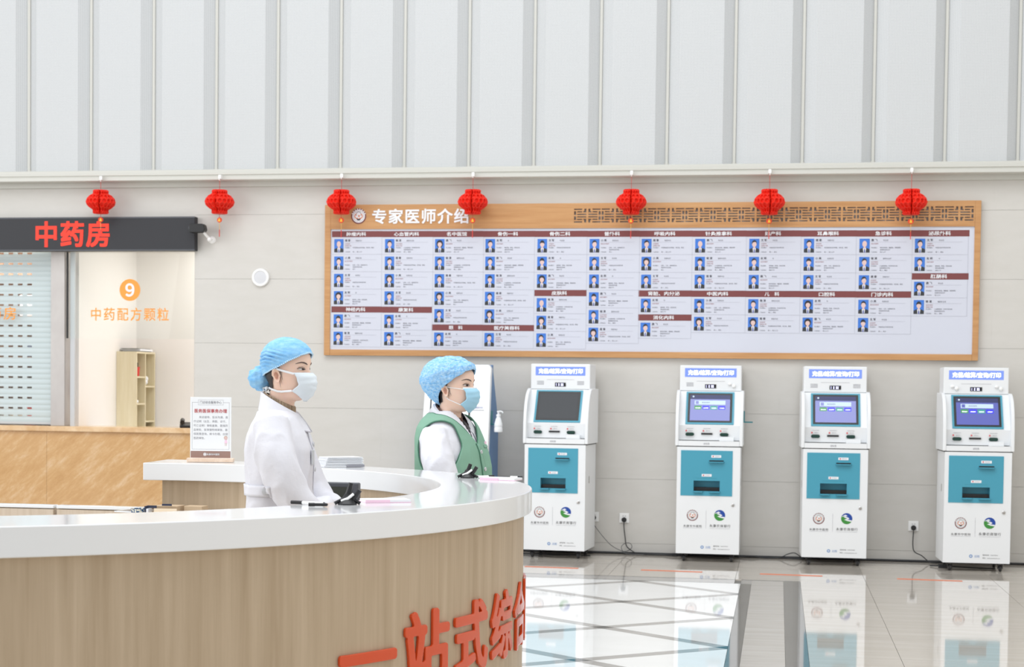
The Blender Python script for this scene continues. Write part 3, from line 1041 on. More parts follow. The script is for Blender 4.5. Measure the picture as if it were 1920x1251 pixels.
ecache = {}
hdrb = MB()
pi_ = 0
for c_ in range(12):
    x0, x1 = colx[c_], colx[c_ + 1]
    top = 2.863 - (x0 + 4.024) / 5.6 * 0.014
    z = top
    nrow = sum(n for _, n in dept[c_])
    for d_, (nm, n) in enumerate(dept[c_]):
        hb = 0.054
        hdrb.rect(x0, x1 + (0.0 if c_ < 11 else 0), z - hb, z, PY - 0.001, 0)
        nchar = len(nm)
        text(hdrb, nm, (x0 + x1) / 2 - 0.01, z - hb / 2, PY - 0.0018, w=0.046 * nchar if '　' not in nm else 0.125, h=0.036, m=1, bold=0.018, res=1)
        z -= hb
        for k in range(n):
            h = 0.1565
            var = (pi_ * 5 + c_) % 6
            key = (var,)
            if key not in ecache:
                ecache[key] = entry(0.466, h, var).mesh('doctor_entry', ['txtgrey', 'txtred', 'postline'])
            o = link('doctor_entry', ecache[key], t)
            o.location = (x0, PY - 0.0012, z)
            q = link('portrait', port[int(pick[pi_ % len(pick)])], o)
            q.location = (0.022, -0.0008, -0.018)
            pi_ += 1
            z -= h
hdrb.build('department_bars', ['brownbar', 'paper'], t)

# ================================================================== kiosks


def make_kiosk(loc, label, rz, screen_on):
    t = empty('self_service_kiosk', loc, label, 'kiosk', 'white self-service kiosks along the back wall', rz)
    t.scale = (1.0102, 1.0, 1.0102)
    # lower cabinet
    MB().box(-0.264, 0.264, 0.10, 0.48, 0.085, 0.985).box(-0.264, -0.250, 0.014, 0.10, 0.085, 0.985).box(0.250, 0.264, 0.014, 0.10, 0.085, 0.985).box(-0.25, 0.25, 0.014, 0.10, 0.085, 0.10).box(-0.25, 0.25, 0.014, 0.10, 0.97, 0.985).build('cabinet', 'kwhite', t)
    mx0, mx1, mz0, mz1 = -0.122, 0.096, 0.614, 0.701
    b = MB().box(-0.264, mx0, 0, 0.014, 0.085, 0.985).box(mx1, 0.264, 0, 0.014, 0.085, 0.985).box(mx0, mx1, 0, 0.014, 0.085, mz0).box(mx0, mx1, 0, 0.014, mz1, 0.985)
    door = b.build('door', 'kwhite', t)
    tx0, tx1, tz0, tz1 = -0.231, 0.200, 0.574, 0.955
    b = MB().box(tx0, mx0, -0.004, 0, tz0, tz1).box(mx1, tx1, -0.004, 0, tz0, tz1).box(mx0, mx1, -0.004, 0, tz0, mz0).box(mx0, mx1, -0.004, 0, mz1, tz1)
    b.build('teal_panel', 'teal', door)
    b = MB()
    b.box(mx0, mx1, 0.085, 0.09, mz0, mz1, 0).box(mx0 - .002, mx0, -0.002, 0.09, mz0, mz1, 0).box(mx1, mx1 + .002, -0.002, 0.09, mz0, mz1, 0).box(mx0, mx1, -0.002, 0.09, mz1, mz1 + .002, 0)
    b.box(mx0, mx1, 0.0, 0.09, mz0 - .002, mz0, 1).box(mx0, mx1, 0.03, 0.085, mz0, mz0 + 0.03, 1)
    b.build('printer_slot', ['teal', 'black'], door)
    b = MB().prism([(mx0 - .004, -0.002), (-0.04, -0.002), (-0.047, -0.032), (mx0 + .004, -0.032)], 'z', 0.604, 0.612).prism([(0.006, -0.002), (mx1 + .006, -0.002), (mx1, -0.032), (0.012, -0.032)], 'z', 0.604, 0.612)
    b.build('paper_lip', 'teal', door)
    b = MB().box(0.006, 0.126, -0.006, -0.003, 0.864, 0.874, 1).prism([(0.0, -0.004), (0.132, -0.004), (0.124, -0.034), (0.008, -0.034)], 'z', 0.856, 0.863, 0)
    b.build('card_slot', ['teal', 'black'], door)
    for (x, z) in ((0.064, 0.907), (-0.014, 0.747)):
        b = MB().box(x - 0.041, x + 0.041, -0.006, -0.003, z - 0.0105, z + 0.0105, 0)
        b.disc(x - 0.026, z, 0.006, -0.0065, 1, 12)
        text(b, '凭条出口' if x > 0 else '打印出口', x + 0.008, z, -0.0065, h=0.010, m=2, res=1)
        b.build('slot_label', ['paper', 'inkred', 'inkgrey'], door)
    MB().rect(-0.104, 0.073, 0.721, 0.7225, -0.0045).build('printed_rule', 'tealdark', door)
    MB().lathe([(0, 0.0), (0.0135, 0.0), (0.0135, -0.007), (0.009, -0.010), (0.0, -0.010)], 16, 0, c=(0.207, 0, 0.501), axis='y').build('lock', 'chrome', door)
    b = emblem(MB(), -0.128, 0.408, 0.047, -0.0008, 4, 0, 2, 1)
    b.build('hospital_emblem', ['kwhite', 'ink', 'inkorange', 'logo_blue', 'brownbar'], door)
    b = MB()
    # bank mark: blue disc with a green foot and a white winding stream
    X, Z, r = 0.100, 0.412, 0.046
    b.disc(X, Z, r, -0.0008, 3, 32)
    b.poly([(X + r * math.cos(a), Z + r * math.sin(a)) for a in [R(150) + R(185) * k / 16 for k in range(17)]] + [(X + r * .3, Z - r * .25), (X - r * .2, Z + r * .1)], -0.0011, 5)
    b.poly([(X - r * .95, Z + r * .30), (X - r * .25, Z + r * .72), (X + r * .15, Z + r * .52), (X - r * .25, Z + r * .38), (X + r * .25, Z + r * .2), (X + r * .5, Z + r * .0), (X + r * .1, Z - r * .18), (X + r * .98, Z - r * .30),
            (X + r * .80, Z - r * .55), (X + r * .1, Z - r * .42), (X - r * .45, Z - r * .20), (X + r * .10, Z + r * .02), (X - r * .50, Z + r * .22), (X - r * .30, Z + r * .42)], -0.0014, 0)
    b.build('bank_emblem', ['kwhite', 'ink', 'inkorange', 'logo_blue', 'brownbar', 'logo_green'], door)
    b = MB()
    text(b, '永康市中医院', -0.126, 0.3175, -0.001, w=0.155, h=0.020, m=1, res=2, spacing=1.15)
    text(b, '永康农商银行', 0.103, 0.3235, -0.001, w=0.175, h=0.025, m=1, res=2, spacing=1.15)
    b.rect(-0.203, -0.048, 0.3005, 0.302, -0.001, 2 + 4).rect(0.018, 0.188, 0.3005, 0.302, -0.001, 6)
    b.rect(-0.0145, -0.0130, 0.300, 0.452, -0.001, 6)
    b.build('printed_names', ['kwhite', 'ink', 'inkorange', 'logo_blue', 'brownbar', 'logo_green', 'inkgrey'], door)
    b = MB()
    b.disc(-0.043, 0.141, 0.014, -0.001, 7, 16, r2=0.006)
    text(b, '远图', 0.005, 0.140, -0.001, h=0.019, m=7, res=1)
    text(b, '服务热线：0000-70000', 0.050, 0.152, -0.001, align='l', h=0.0115, m=1, res=1)
    text(b, '网址：www.yuantutech.com', 0.050, 0.127, -0.001, align='l', h=0.0125, m=1, res=1)
    b.build('contact_print', ['kwhite', 'ink', 'inkorange', 'logo_blue', 'brownbar', 'logo_green', 'inkgrey', 'inkblue'], door)
    for s in (-1, 1):
        b = MB().box(s * 0.264 - 0.002, s * 0.264 + 0.002, 0.16, 0.19, 0.655, 0.715)
        b.build('side_latch', 'chrome', t)
    # console: two curved cheeks, sloped screen panel, slot panel, front lip
    ck = [(0.0, 0.992), (0.0, 1.06), (0.004, 1.16), (0.016, 1.25), (0.042, 1.335), (0.085, 1.405), (0.135, 1.445), (0.18, 1.462), (0.48, 1.462), (0.48, 0.992)]
    for s in (-1, 1):
        MB().prism(ck, 'x', s * 0.268 - 0.014, s * 0.268 + 0.014, 0, True).build('cheek', 'kwhite', t, 0.006)
    b = MB().box(-0.254, 0.254, 0.30, 0.475, 0.992, 1.46)
    b.prism([(0.075, 1.04), (0.055, 1.165), (0.19, 1.452), (0.31, 1.462), (0.31, 1.04)], 'x', -0.254, 0.254)
    b.build('console', 'kwhite', t)
    MB().box(-0.254, 0.254, 0.0, 0.30, 0.992, 1.032).box(-0.254, 0.254, 0.0, 0.02, 1.032, 1.036).build('front_tray', 'kwhite', t, 0.003)
    MB().box(-0.27, 0.27, 0.006, 0.47, 0.984, 0.993).build('gap_seal', 'darkgap', t)
    b = MB()
    text(b, '请取票', -0.02, 1.012, -0.001, h=0.016, m=0, res=1)
    b.build('tray_label', 'inkgrey', t)
    # screen group on the sloped panel
    ang = math.atan2(0.19 - 0.055, 1.452 - 1.165)
    sc_ = bpy.data.objects.new('screen', MB().box(-0.202, 0.202, -0.008, 0.004, 0.008, 0.308).mesh('screen', 'teal'))
    col.objects.link(sc_)
    sc_.parent = t
    sc_.location = (0, 0.055, 1.165)
    sc_.rotation_euler = (-ang, 0, 0)
    sb = MB().box(-0.186, 0.186, -0.0105, -0.008, 0.024, 0.294)
    sb.build('bezel', 'black', sc_)
    b = MB().rect(-0.167, 0.167, 0.040, 0.277, -0.0110, 0)
    if screen_on:
        b.rect(-0.167, 0.167, 0.238, 0.277, -0.0112, 5)
        b.disc(-0.142, 0.262, 0.008, -0.0115, 1, 10)
        text(b, '市中医院自助服务', -0.088, 0.259, -0.0115, h=0.011, m=6, res=1)
        text(b, '星期三 上午', 0.10, 0.259, -0.0115, h=0.010, m=6, res=1)
        b.rect(-0.130, 0.128, 0.188, 0.226, -0.0114, 1)
        b.rect(-0.122, -0.096, 0.193, 0.221, -0.0116, 0)
        text(b, '请选择服务', -0.035, 0.207, -0.0116, h=0.013, m=5, res=1)
        for k, (mm, tx) in enumerate(((2, '预约挂号'), (3, '自助缴费'), (4, '信息查询'), (3, '住院服务'))):
            x = -0.131 + k * 0.067
            b.rect(x, x + 0.058, 0.143, 0.177, -0.0114, mm)
            text(b, tx, x + 0.030, 0.156, -0.0117, h=0.010, m=7, res=1, bold=0.01)
    b.build('display', ['screenon' if screen_on else 'screenoff', 's_bar', 's_green', 's_blue', 's_teal', 's_txt', 's_txt', 's_white'], sc_)
    # slots under the screen
    for x in (-0.164, 0.124):
        b = MB()
        pts = [(x + math.copysign(0.020, math.cos(2 * PI * (k + .5) / 24)) + 0.0165 * math.cos(2 * PI * (k + .5) / 24), 1.089 + 0.0145 * math.sin(2 * PI * (k + .5) / 24)) for k in range(24)]
        b.prism(pts, 'y', 0.052, 0.068)
        b.build('reader_slot', 'darkgreen', t, 0.003)
    MB().box(-0.068, 0.026, 0.056, 0.07, 1.087, 1.101).build('card_reader', 'black', t)
    b = MB()
    for x, s in ((-0.164, '医保卡'), (-0.02, '银行卡'), (0.124, '就诊卡')):
        text(b, s, x + 0.008, 1.119, 0.0566, h=0.010, m=1, res=1)
        b.disc(x - 0.030, 1.119, 0.007, 0.0565, 0, 10)
        b.rect(x - 0.03, x + 0.03, 1.137, 1.1395, 0.0545, 1)
    b.build('slot_captions', ['inkred', 'inkgrey'], t)
    b = MB().box(0.085, 0.205, 0.035, 0.075, 1.036, 1.068).box(0.095, 0.195, 0.045, 0.06, 1.068, 1.072)
    b.build('reader_shelf', 'kwhite', t, 0.003)
    # head with the light sign
    MB().box(-0.262, 0.258, 0.20, 0.47, 1.455, 1.673).build('head', 'kwhite', t, 0.008)
    b = MB().rect(-0.220, 0.216, 1.573, 1.648, 0.1990, 0)
    text(b, '充值/结算/查询/打印', 0.0, 1.611, 0.1982, w=0.385, h=0.044, m=1, bold=0.013, res=2)
    b.build('light_sign', ['signblue', 'signwhite'], t)
    MB().rect(-0.120, 0.118, 1.5365, 1.5385, 0.1990).build('camera_line', 'inkgrey', t)
    b = MB().box(-0.048, 0.046, 0.196, 0.2, 1.479, 1.512, 0)
    for k, x in enumerate((-0.038, -0.018, 0.004, 0.016)):
        for zz_ in (1.487, 1.499):
            b.rect(x, x + (0.004 if k == 0 else 0.009), zz_ - 0.003, zz_ + 0.006, 0.1955, 1)
    b.build('digit_display', ['black', 'led_blue'], t)
    for x in (-0.176, 0.176):
        b = MB()
        for k in range(4):
            b.rect(x - 0.030, x + 0.030, 1.494 + k * 0.009, 1.498 + k * 0.009, 0.1992)
        b.build('speaker_grille', 'inkgrey', t)
    # casters
    for x in (-0.20, 0.20):
        for y in (0.07, 0.40):
            b = MB().lathe([(0, -0.011), (0.020, -0.011), (0.026, -0.008), (0.026, 0.008), (0.020, 0.011), (0, 0.011)], 18, 0, c=(x, y, 0.0407), axis='x')
            b.lathe([(0.0, -0.013), (0.012, -0.013), (0.012, 0.013), (0, 0.013)], 12, 1, c=(x, y, 0.0407), axis='x')
            b.box(x - 0.018, x - 0.0145, y - 0.014, y + 0.02, 0.036, 0.080, 0).box(x + 0.0145, x + 0.018, y - 0.014, y + 0.02, 0.036, 0.080, 0)
            b.box(x - 0.026, x + 0.026, y - 0.028, y + 0.028, 0.074, 0.086, 0)
            b.build('caster', ['rubber', 'chrome'], t)
    return t


k1 = make_kiosk((-1.887, -0.565, -0.0148), 'white kiosk with a dark blank screen, partly behind the round counter', R(-4.0), False)
k2 = make_kiosk((-0.580, -0.505, -0.0148), 'white kiosk with lit screen and an empty teal bracket on its side', 0.0, True)
k3 = copy_tree(k2)
k3.location = (0.475, -0.530, -0.0148)
k3['label'] = 'white kiosk with lit screen and no bracket, between the bracket kiosk and a wall socket'
k4 = copy_tree(k2)
k4.location = (1.616, -0.650, -0.0148)
k4['label'] = 'white kiosk with lit screen at the right end of the row, past the last socket'
for k in (k3, k4):
    k.rotation_euler = (0, 0, R(1.5))
b = MB().box(0.282, 0.291, 0.16, 0.20, 1.19, 1.29).box(0.291, 0.358, 0.16, 0.20, 1.19, 1.200)
b.build('side_bracket', 'tealdark', k2)
# domes standing in for bright reflections on the second and fourth kiosk grilles
for k, xs_ in ((k2, (0.176,)), (k4, (-0.176, 0.176))):
    for x in xs_:
        for ch in [c for c in k.children if c.name.startswith('speaker_grille')]:
            if ch.matrix_world and ((ch.data.vertices[0].co.x > 0) == (x > 0)):
                bpy.data.objects.remove(ch)
                break
        MB().ball((x - 0.016, 0.190, 1.516), (0.017, 0.012, 0.012), 0, 12, 6).ball((x + 0.018, 0.190, 1.500), (0.017, 0.012, 0.017), 0, 12, 6).build('grille_reflection', 'hookwhite', k)

# ---- tall terminal behind the woman in green, with a hand-gel bottle on its side
t = empty('information_terminal', (-2.765, -0.66, 0), 'tall white terminal with blue sides behind the woman in the green vest', 'terminal', rz=R(-5))
pf = [(0.0, 0.06), (0.02, 0.75), (0.155, 1.58), (0.172, 1.63), (0.20, 1.655), (0.24, 1.66), (0.27, 1.60), (0.40, 1.30), (0.46, 1.10), (0.46, 0.06)]
MB().prism([(a + 0.035, z) for a, z in pf[:6]] + pf[6:], 'x', -0.285, 0.285).build('body', 'termblue', t, 0.004)
fr = [(-0.305, 0.06), (0.305, 0.06), (0.302, 1.0)] + [(0.262 + 0.03 * math.cos(a), 1.625 + 0.035 * math.sin(a)) for a in [k * PI / 12 for k in range(7)]] + [(-0.262 - 0.03 * math.sin(a), 1.625 + 0.035 * math.cos(a)) for a in [k * PI / 12 for k in range(7)]] + [(-0.302, 1.0)]


def fy(z):
    return float(np.interp(z, [0.06, 0.75, 1.58, 1.66], [0.0, 0.02, 0.155, 0.19]))


b = MB()
n = len(fr)
zs_ = [0.06, 0.4, 0.75, 1.0, 1.2, 1.4, 1.58, 1.63, 1.66]


def halfw(z):
    return float(np.interp(z, [0.06, 1.0, 1.60, 1.625, 1.645, 1.655, 1.66], [0.305, 0.302, 0.292, 0.290, 0.280, 0.270, 0.255]))


zs_ = [0.06, 0.4, 0.75, 1.0, 1.2, 1.4, 1.56, 1.60, 1.625, 1.640, 1.650, 1.656, 1.66]
rr = []
for z in zs_:
    h = halfw(z)
    y = fy(z)
    rr.append([(-h, y, z), (h, y, z), (h, y + 0.05, z), (-h, y + 0.05, z)])
b.rings(rr, 0, False)
b.build('front_shell', 'kwhite', t, 0.008)
tl = math.atan2(0.135, 0.83)
pn = bpy.data.objects.new('portrait_screen', MB().box(-0.235, 0.125, -0.006, 0.004, 0.10, 0.62).mesh('portrait_screen', 'black'))
col.objects.link(pn)
pn.parent = t
pn.location = (0, 0.02, 0.75)
pn.rotation_euler = (-tl, 0, 0)
b = MB().rect(-0.222, 0.112, 0.112, 0.608, -0.0065, 0)
b.rect(-0.20, -0.02, 0.42, 0.44, -0.007, 1).rect(-0.20, 0.02, 0.30, 0.315, -0.007, 2)
b.disc(-0.13, 0.35, 0.03, -0.007, 3, 20)
b.build('lit_page', ['s_white', 's_bar', 'orangefilm', 'inkorange'], pn)
pn2 = bpy.data.objects.new('light_panel', MB().box(0.12, 0.262, -0.003, 0.001, 0.775, 0.862).mesh('light_panel', 'signwhite'))
col.objects.link(pn2)
pn2.parent = t
pn2.location = (0, 0.02, 0.75)
pn2.rotation_euler = (-tl, 0, 0)
b = MB()
text(b, '自助报告打印', 0.19, 0.545, -0.001, h=0.015, m=0, res=1)
b.rect(0.13, 0.25, 0.520, 0.524, -0.001, 1)
pn3 = link('caption', b.mesh('caption', ['logo_blue', 'inkgrey']), t, 0, (0, 0.02, 0.75))
pn3.rotation_euler = (-tl, 0, 0)
b = MB().box(0.286, 0.289, 0.14, 0.165, 0.62, 0.72)
b.build('side_latch', 'chrome', t)
b = MB().box(0.285, 0.290, 0.19, 0.25, 1.14, 1.26)
b.box(0.290, 0.345, 0.19, 0.25, 1.14, 1.148)
b.build('bottle_bracket', 'tealdark', t)
for x in (-0.22, 0.22):
    for y in (0.08, 0.40):
        MB().lathe([(0, 0), (0.028, 0), (0.03, 0.012), (0.012, 0.02), (0.012, 0.062), (0, 0.062)], 14, 0, c=(x, y, 0)).build('foot', 'rubber', t)
bp_ = Matrix.Rotation(R(-5), 4, 'Z') @ Vector((0.335, 0.205, 0)) + Vector((-2.765, -0.66, 0))
t = empty('gel_bottle', (bp_.x + 0.030, bp_.y - 0.072, 1.080), 'white hand gel pump bottle hanging at the side of the blue terminal', 'bottle')
MB().lathe([(0, 0), (0.034, 0), (0.037, 0.006), (0.037, 0.03), (0.034, 0.045), (0.037, 0.05), (0.034, 0.075), (0.022, 0.118), (0.016, 0.128), (0.016, 0.135), (0, 0.135)], 24).build('bottle_body', 'bottle', t)
MB().lathe([(0, 0.134), (0.019, 0.134), (0.019, 0.152), (0.008, 0.156), (0.008, 0.172), (0, 0.172)], 18).build('pump_collar', 'bottle', t)
b = MB().lathe([(0, 0.170), (0.014, 0.170), (0.015, 0.182), (0.0, 0.184)], 16).tube([(0.0, 0, 0.178), (0.022, 0, 0.179), (0.034, 0, 0.174), (0.038, 0, 0.164)], [0.008, 0.007, 0.006, 0.005], 8)
b.build('pump_head', 'bottle', t)

# ================================================================== sockets, cords, floor tape


def socket(x, z, label, plug_z=-0.014, plug=True):
    t = empty('wall_socket', (x, 0, z), label, 'socket')
    b = MB().box(-0.043, 0.043, -0.009, 0.0, -0.043, 0.043)
    b.build('plate', 'hookwhite', t, 0.003)
    b = MB().box(-0.014, -0.007, -0.0095, -0.0085, 0.016, 0.020).box(0.007, 0.014, -0.0095, -0.0085, 0.016, 0.020)
    b.build('pin_holes', 'darkgap', t)
    return t


socket(-1.607, 0.325, 'white wall socket half hidden by the kiosk with the dark screen')
socket(-1.336, 0.320, 'white wall socket between the dark kiosk and the bracket kiosk')
socket(1.163, 0.312, 'white wall socket left of the kiosk at the end of the row')


def spline(pts, n=60):
    P = [Vector(q) for q in pts]
    out = []
    for i in range(len(P) - 1):
        p0, p1, p2, p3 = P[max(i - 1, 0)], P[i], P[i + 1], P[min(i + 2, len(P) - 1)]
        m_ = max(2, n // (len(P) - 1))
        for k in range(m_):
            u = k / m_
            out.append(0.5 * ((2 * p1) + (-p0 + p2) * u + (2 * p0 - 5 * p1 + 4 * p2 - p3) * u * u + (-p0 + 3 * p1 - 3 * p2 + p3) * u ** 3))
    out.append(P[-1])
    return [tuple(q) for q in out]


def plug_cord(pts, label, r=0.0045, m='cable'):
    x, y, z = pts[0]
    t = empty('power_cord', (x, y, z), label, 'cord')
    b = MB().lathe([(0, -0.010), (0.021, -0.010), (0.022, -0.030), (0.016, -0.038), (0, -0.040)], 20, axis='y')
    b.build('plug', 'black', t)
    MB().tube([(a - x, b_ - y, c_ - z) for a, b_, c_ in spline([(x, -0.032, z - 0.012)] + pts[1:])], r, 8).build('cord', m, t)


plug_cord([(-1.336, 0, 0.306), (-1.334, -0.04, 0.24), (-1.322, -0.045, 0.15), (-1.312, -0.05, 0.085), (-1.285, -0.07, 0.055), (-1.23, -0.08, 0.022), (-1.19, -0.09, 0.010), (-1.08, -0.10, 0.012), (-0.86, -0.10, 0.010)], 'black power cord plugged in between the dark kiosk and the bracket kiosk')
plug_cord([(1.163, 0, 0.298), (1.160, -0.04, 0.24), (1.158, -0.05, 0.15), (1.172, -0.06, 0.095), (1.23, -0.08, 0.065), (1.285, -0.10, 0.02), (1.32, -0.12, 0.010), (1.40, -0.10, 0.010), (1.46, -0.07, 0.010)], 'black power cord from the last socket running under the end kiosk')
plug_cord([(-1.607, 0, 0.318), (-1.60, -0.05, 0.26), (-1.53, -0.06, 0.17), (-1.45, -0.06, 0.085), (-1.37, -0.06, 0.040), (-1.31, -0.06, 0.030), (-1.262, -0.06, 0.062), (-1.27, -0.065, 0.098), (-1.31, -0.07, 0.105), (-1.35, -0.07, 0.075), (-1.34, -0.08, 0.035), (-1.30, -0.09, 0.012), (-1.15, -0.12, 0.010)], 'thin grey looped cord hanging from the half hidden socket', 0.0028, 'cablegrey')
b = MB()
b.tube(spline([(-2.9, -0.015, 0.011), (-1.3, -0.014, 0.011), (0.5, -0.014, 0.011), (2.4, -0.014, 0.011), (4.5, -0.014, 0.011)], 40), 0.0095, 8)
o = b.build('base_cable', 'cable')
tag(o, 'straight black cable lying along the foot of the back wall', 'cable')
b = MB()
b.tube(spline([(-1.33, -0.045, 0.009), (-1.22, -0.05, 0.018), (-1.10, -0.045, 0.014), (-0.95, -0.06, 0.009), (-0.8, -0.055, 0.008), (-0.60, -0.05, 0.008)], 50), 0.006, 8)
b.tube(spline([(-1.30, -0.06, 0.008), (-1.2, -0.075, 0.008), (-1.02, -0.08, 0.010), (-0.88, -0.09, 0.022), (-0.74, -0.055, 0.008)], 50), 0.005, 8)
b.box(-0.905, -0.86, -0.085, -0.05, 0.002, 0.026)
o = b.build('cable_tangle', 'cable')
tag(o, 'tangle of black cables with a connector left of the bracket kiosk', 'cable')
b = MB()
b.tube(spline([(-0.33, -0.09, 0.008), (-0.22, -0.07, 0.018), (-0.08, -0.08, 0.007), (0.03, -0.08, 0.014), (0.10, -0.06, 0.045), (0.16, -0.06, 0.055), (0.22, -0.08, 0.018)], 50), 0.004, 8)
b.tube(spline([(-0.33, -0.06, 0.010), (-0.1, -0.05, 0.012), (0.1, -0.06, 0.010), (0.24, -0.1, 0.008)], 40), 0.006, 8)
o = b.build('cable_tangle', 'cable')
tag(o, 'black cables sagging between the two middle kiosks', 'cable')
b = MB()
b.tube(spline([(-2.2, -0.30, 0.007), (-2.05, -0.27, 0.007), (-1.9, -0.36, 0.012), (-1.75, -0.29, 0.007), (-1.6, -0.30, 0.007)], 40), 0.005, 8)
b.tube(spline([(-2.2, -0.05, 0.007), (-2.0, -0.06, 0.012), (-1.85, -0.05, 0.007), (-1.60, -0.06, 0.008)], 40), 0.005, 8)
o = b.build('cable_tangle', 'cable')
tag(o, 'loose cables lying under the kiosk with the dark screen', 'cable')
b = MB().box(1.34, 1.45, -0.43, -0.39, 0.001, 0.03)
b.tube(spline([(1.28, -0.33, 0.008), (1.36, -0.38, 0.014), (1.46, -0.40, 0.012), (1.7, -0.42, 0.008), (1.8, -0.40, 0.008)], 40), 0.006, 8)
o = b.build('cable_tangle', 'cable')
tag(o, 'power strip and cable under the kiosk at the right end', 'cable')
for xa, xb, y, lb in ((-2.03, -1.587, -1.262, 'before the kiosk with the dark screen'), (-1.077, -0.583, -1.262, 'before the bracket kiosk'), (-0.125, 0.364, -1.294, 'left in front of the kiosk without bracket'), (0.938, 1.431, -1.355, 'left in front of the end kiosk')):
    o = MB().box(-(xb - xa) / 2, (xb - xa) / 2, -0.032, 0.032, 0.0002, 0.0018).build('floor_tape', 'tape')
    o.location = ((xa + xb) / 2, y, 0)
    o.rotation_euler.z = R(-3)
    tag(o, 'orange waiting line tape on the floor ' + lb, 'tape')

# ================================================================== round reception counter
CX, CY = -2.87, -8.62
SO = (2.2003, -0.3412, -0.0952, 0.1238, 0.0533)
SI = (1.6395, 0.0065, -0.0437, -0.0230, 0.0469)


def RO(a):
    return SO[0] + SO[1] * math.cos(a) + SO[2] * math.sin(a) + SO[3] * math.cos(2 * a) + SO[4] * math.sin(2 * a)


def RI(a):
    return SI[0] + SI[1] * math.cos(a) + SI[2] * math.sin(a) + SI[3] * math.cos(2 * a) + SI[4] * math.sin(2 * a)


def arcring(mb, fo, fi, a0, a1, z0, z1, n=96, m=0, smooth=True):
    rs = []
    for i in range(n + 1):
        a = R(a0 + (a1 - a0) * i / n)
        c, s = math.cos(a), math.sin(a)
        ro, ri = fo(a), fi(a)
        rs.append([(CX + ro * c, CY + ro * s, z0), (CX + ro * c, CY + ro * s, z1), (CX + ri * c, CY + ri * s, z1), (CX + ri * c, CY + ri * s, z0)])
    return mb.rings(rs, m, smooth)


t = bpy.data.objects.new('reception_counter', None)
col.objects.link(t)
tag(t, 'round reception counter with a thick white top and oak front', 'counter')
A0, A1 = -112, 94.0
o = arcring(MB(), RO, RI, A0, A1, 0.997, 1.08, 140).build('countertop', 'counter', t, 0.004, seg=2)
o = arcring(MB(), lambda a: RO(a) - 0.030, lambda a: RO(a) - 0.050, A0, 90.6, 0.0, 0.997).build('front_panel', 'oak', t)
arcring(MB(), lambda a: RI(a) + 0.060, lambda a: RI(a) + 0.042, A0, 90.6, 0.06, 0.997).build('inner_panel', 'oak', t)
a = R(90.6)
b = MB().prism([(CX + (RO(a) - 0.03) * math.cos(a), CY + (RO(a) - 0.03) * math.sin(a)), (CX + (RI(a) + .042) * math.cos(a), CY + (RI(a) + .042) * math.sin(a)), (CX + (RI(a) + .042) * math.cos(a) - 0.018, CY + (RI(a) + .042) * math.sin(a)), (CX + (RO(a) - .03) * math.cos(a) - 0.018, CY + (RO(a) - .03) * math.sin(a))], 'z', 0.0, 0.997)
b.build('end_panel', 'oak', t)
arcring(MB(), lambda a: RO(a) - 0.07, lambda a: RO(a) - 0.085, A0, 90.6, 0.0, 0.06).build('plinth', 'bezel', t)
arcring(MB(), lambda a: RI(a) + 0.040, lambda a: 1.30, A0, 94.0, 0.715, 0.745).build('work_surface', 'counter', t, 0.004)
arcring(MB(), lambda a: 1.50, lambda a: 1.482, A0, 90.6, 0.0, 0.715).build('desk_apron', 'oak', t)
# acrylic characters standing on the curved front
arc_a, arc_s = [], [0.0]
tt = np.radians(np.linspace(-50, 40, 1801))
rr = np.array([RO(a) - 0.030 for a in tt])
XX = np.stack([CX + rr * np.cos(tt), CY + rr * np.sin(tt)], 1)
ss = np.r_[0, np.cumsum(np.hypot(*np.diff(XX, axis=0).T))]
for k, ch in enumerate('一站式综合服务中心'):
    v, f = glyphs(ch, 1.0, 0.0, 3)
    cxg = (min(q[0] for q in v) + max(q[0] for q in v)) / 2
    kx = 0.245
    s0 = 0.643 + 0.2735 * k
    # heavy strokes: the outline shifted eight ways and fused into one slab
    cnt = {}
    for q in f:
        for a_, b_ in zip(q, q[1:] + q[:1]):
            cnt[(a_, b_)] = 1
    be = [e for e in cnt if (e[1], e[0]) not in cnt]
    nn = len(v)
    mb = MB()
    for n_ in range(9):
        dx, dz = (0, 0) if n_ == 0 else (0.031 * math.cos(n_ * PI / 4), 0.031 * math.sin(n_ * PI / 4))
        dx, dz = round(dx * 1.0, 4) + 0.0007 * n_, round(dz, 4) + 0.0005 * n_
        mb.add([(x + dx, -0.08, z + dz) for x, z in v] + [(x + dx, 0.0, z + dz) for x, z in v], [tuple(q) for q in f] + [tuple(i + nn for i in q)[::-1] for q in f] + [(b_, a_, a_ + nn, b_ + nn) for a_, b_ in be])
    me = fuse(mb, 0.0095, 1, 'red_character')
    set_ = me.vertices
    for q in set_:
        s_ = s0 + (q.co.x - cxg) * kx
        x = float(np.interp(s_, ss, XX[:, 0]))
        y = float(np.interp(s_, ss, XX[:, 1]))
        th = float(np.interp(s_, ss, tt))
        d = 0.001 - q.co.y * 0.13
        q.co = (x + d * math.cos(th), y + d * math.sin(th), 0.636 + (q.co.z - 0.38) * kx)
    me.materials.append(MT['letter'])
    me.set_sharp_from_angle(angle=R(40))
    link('red_character', me, t)
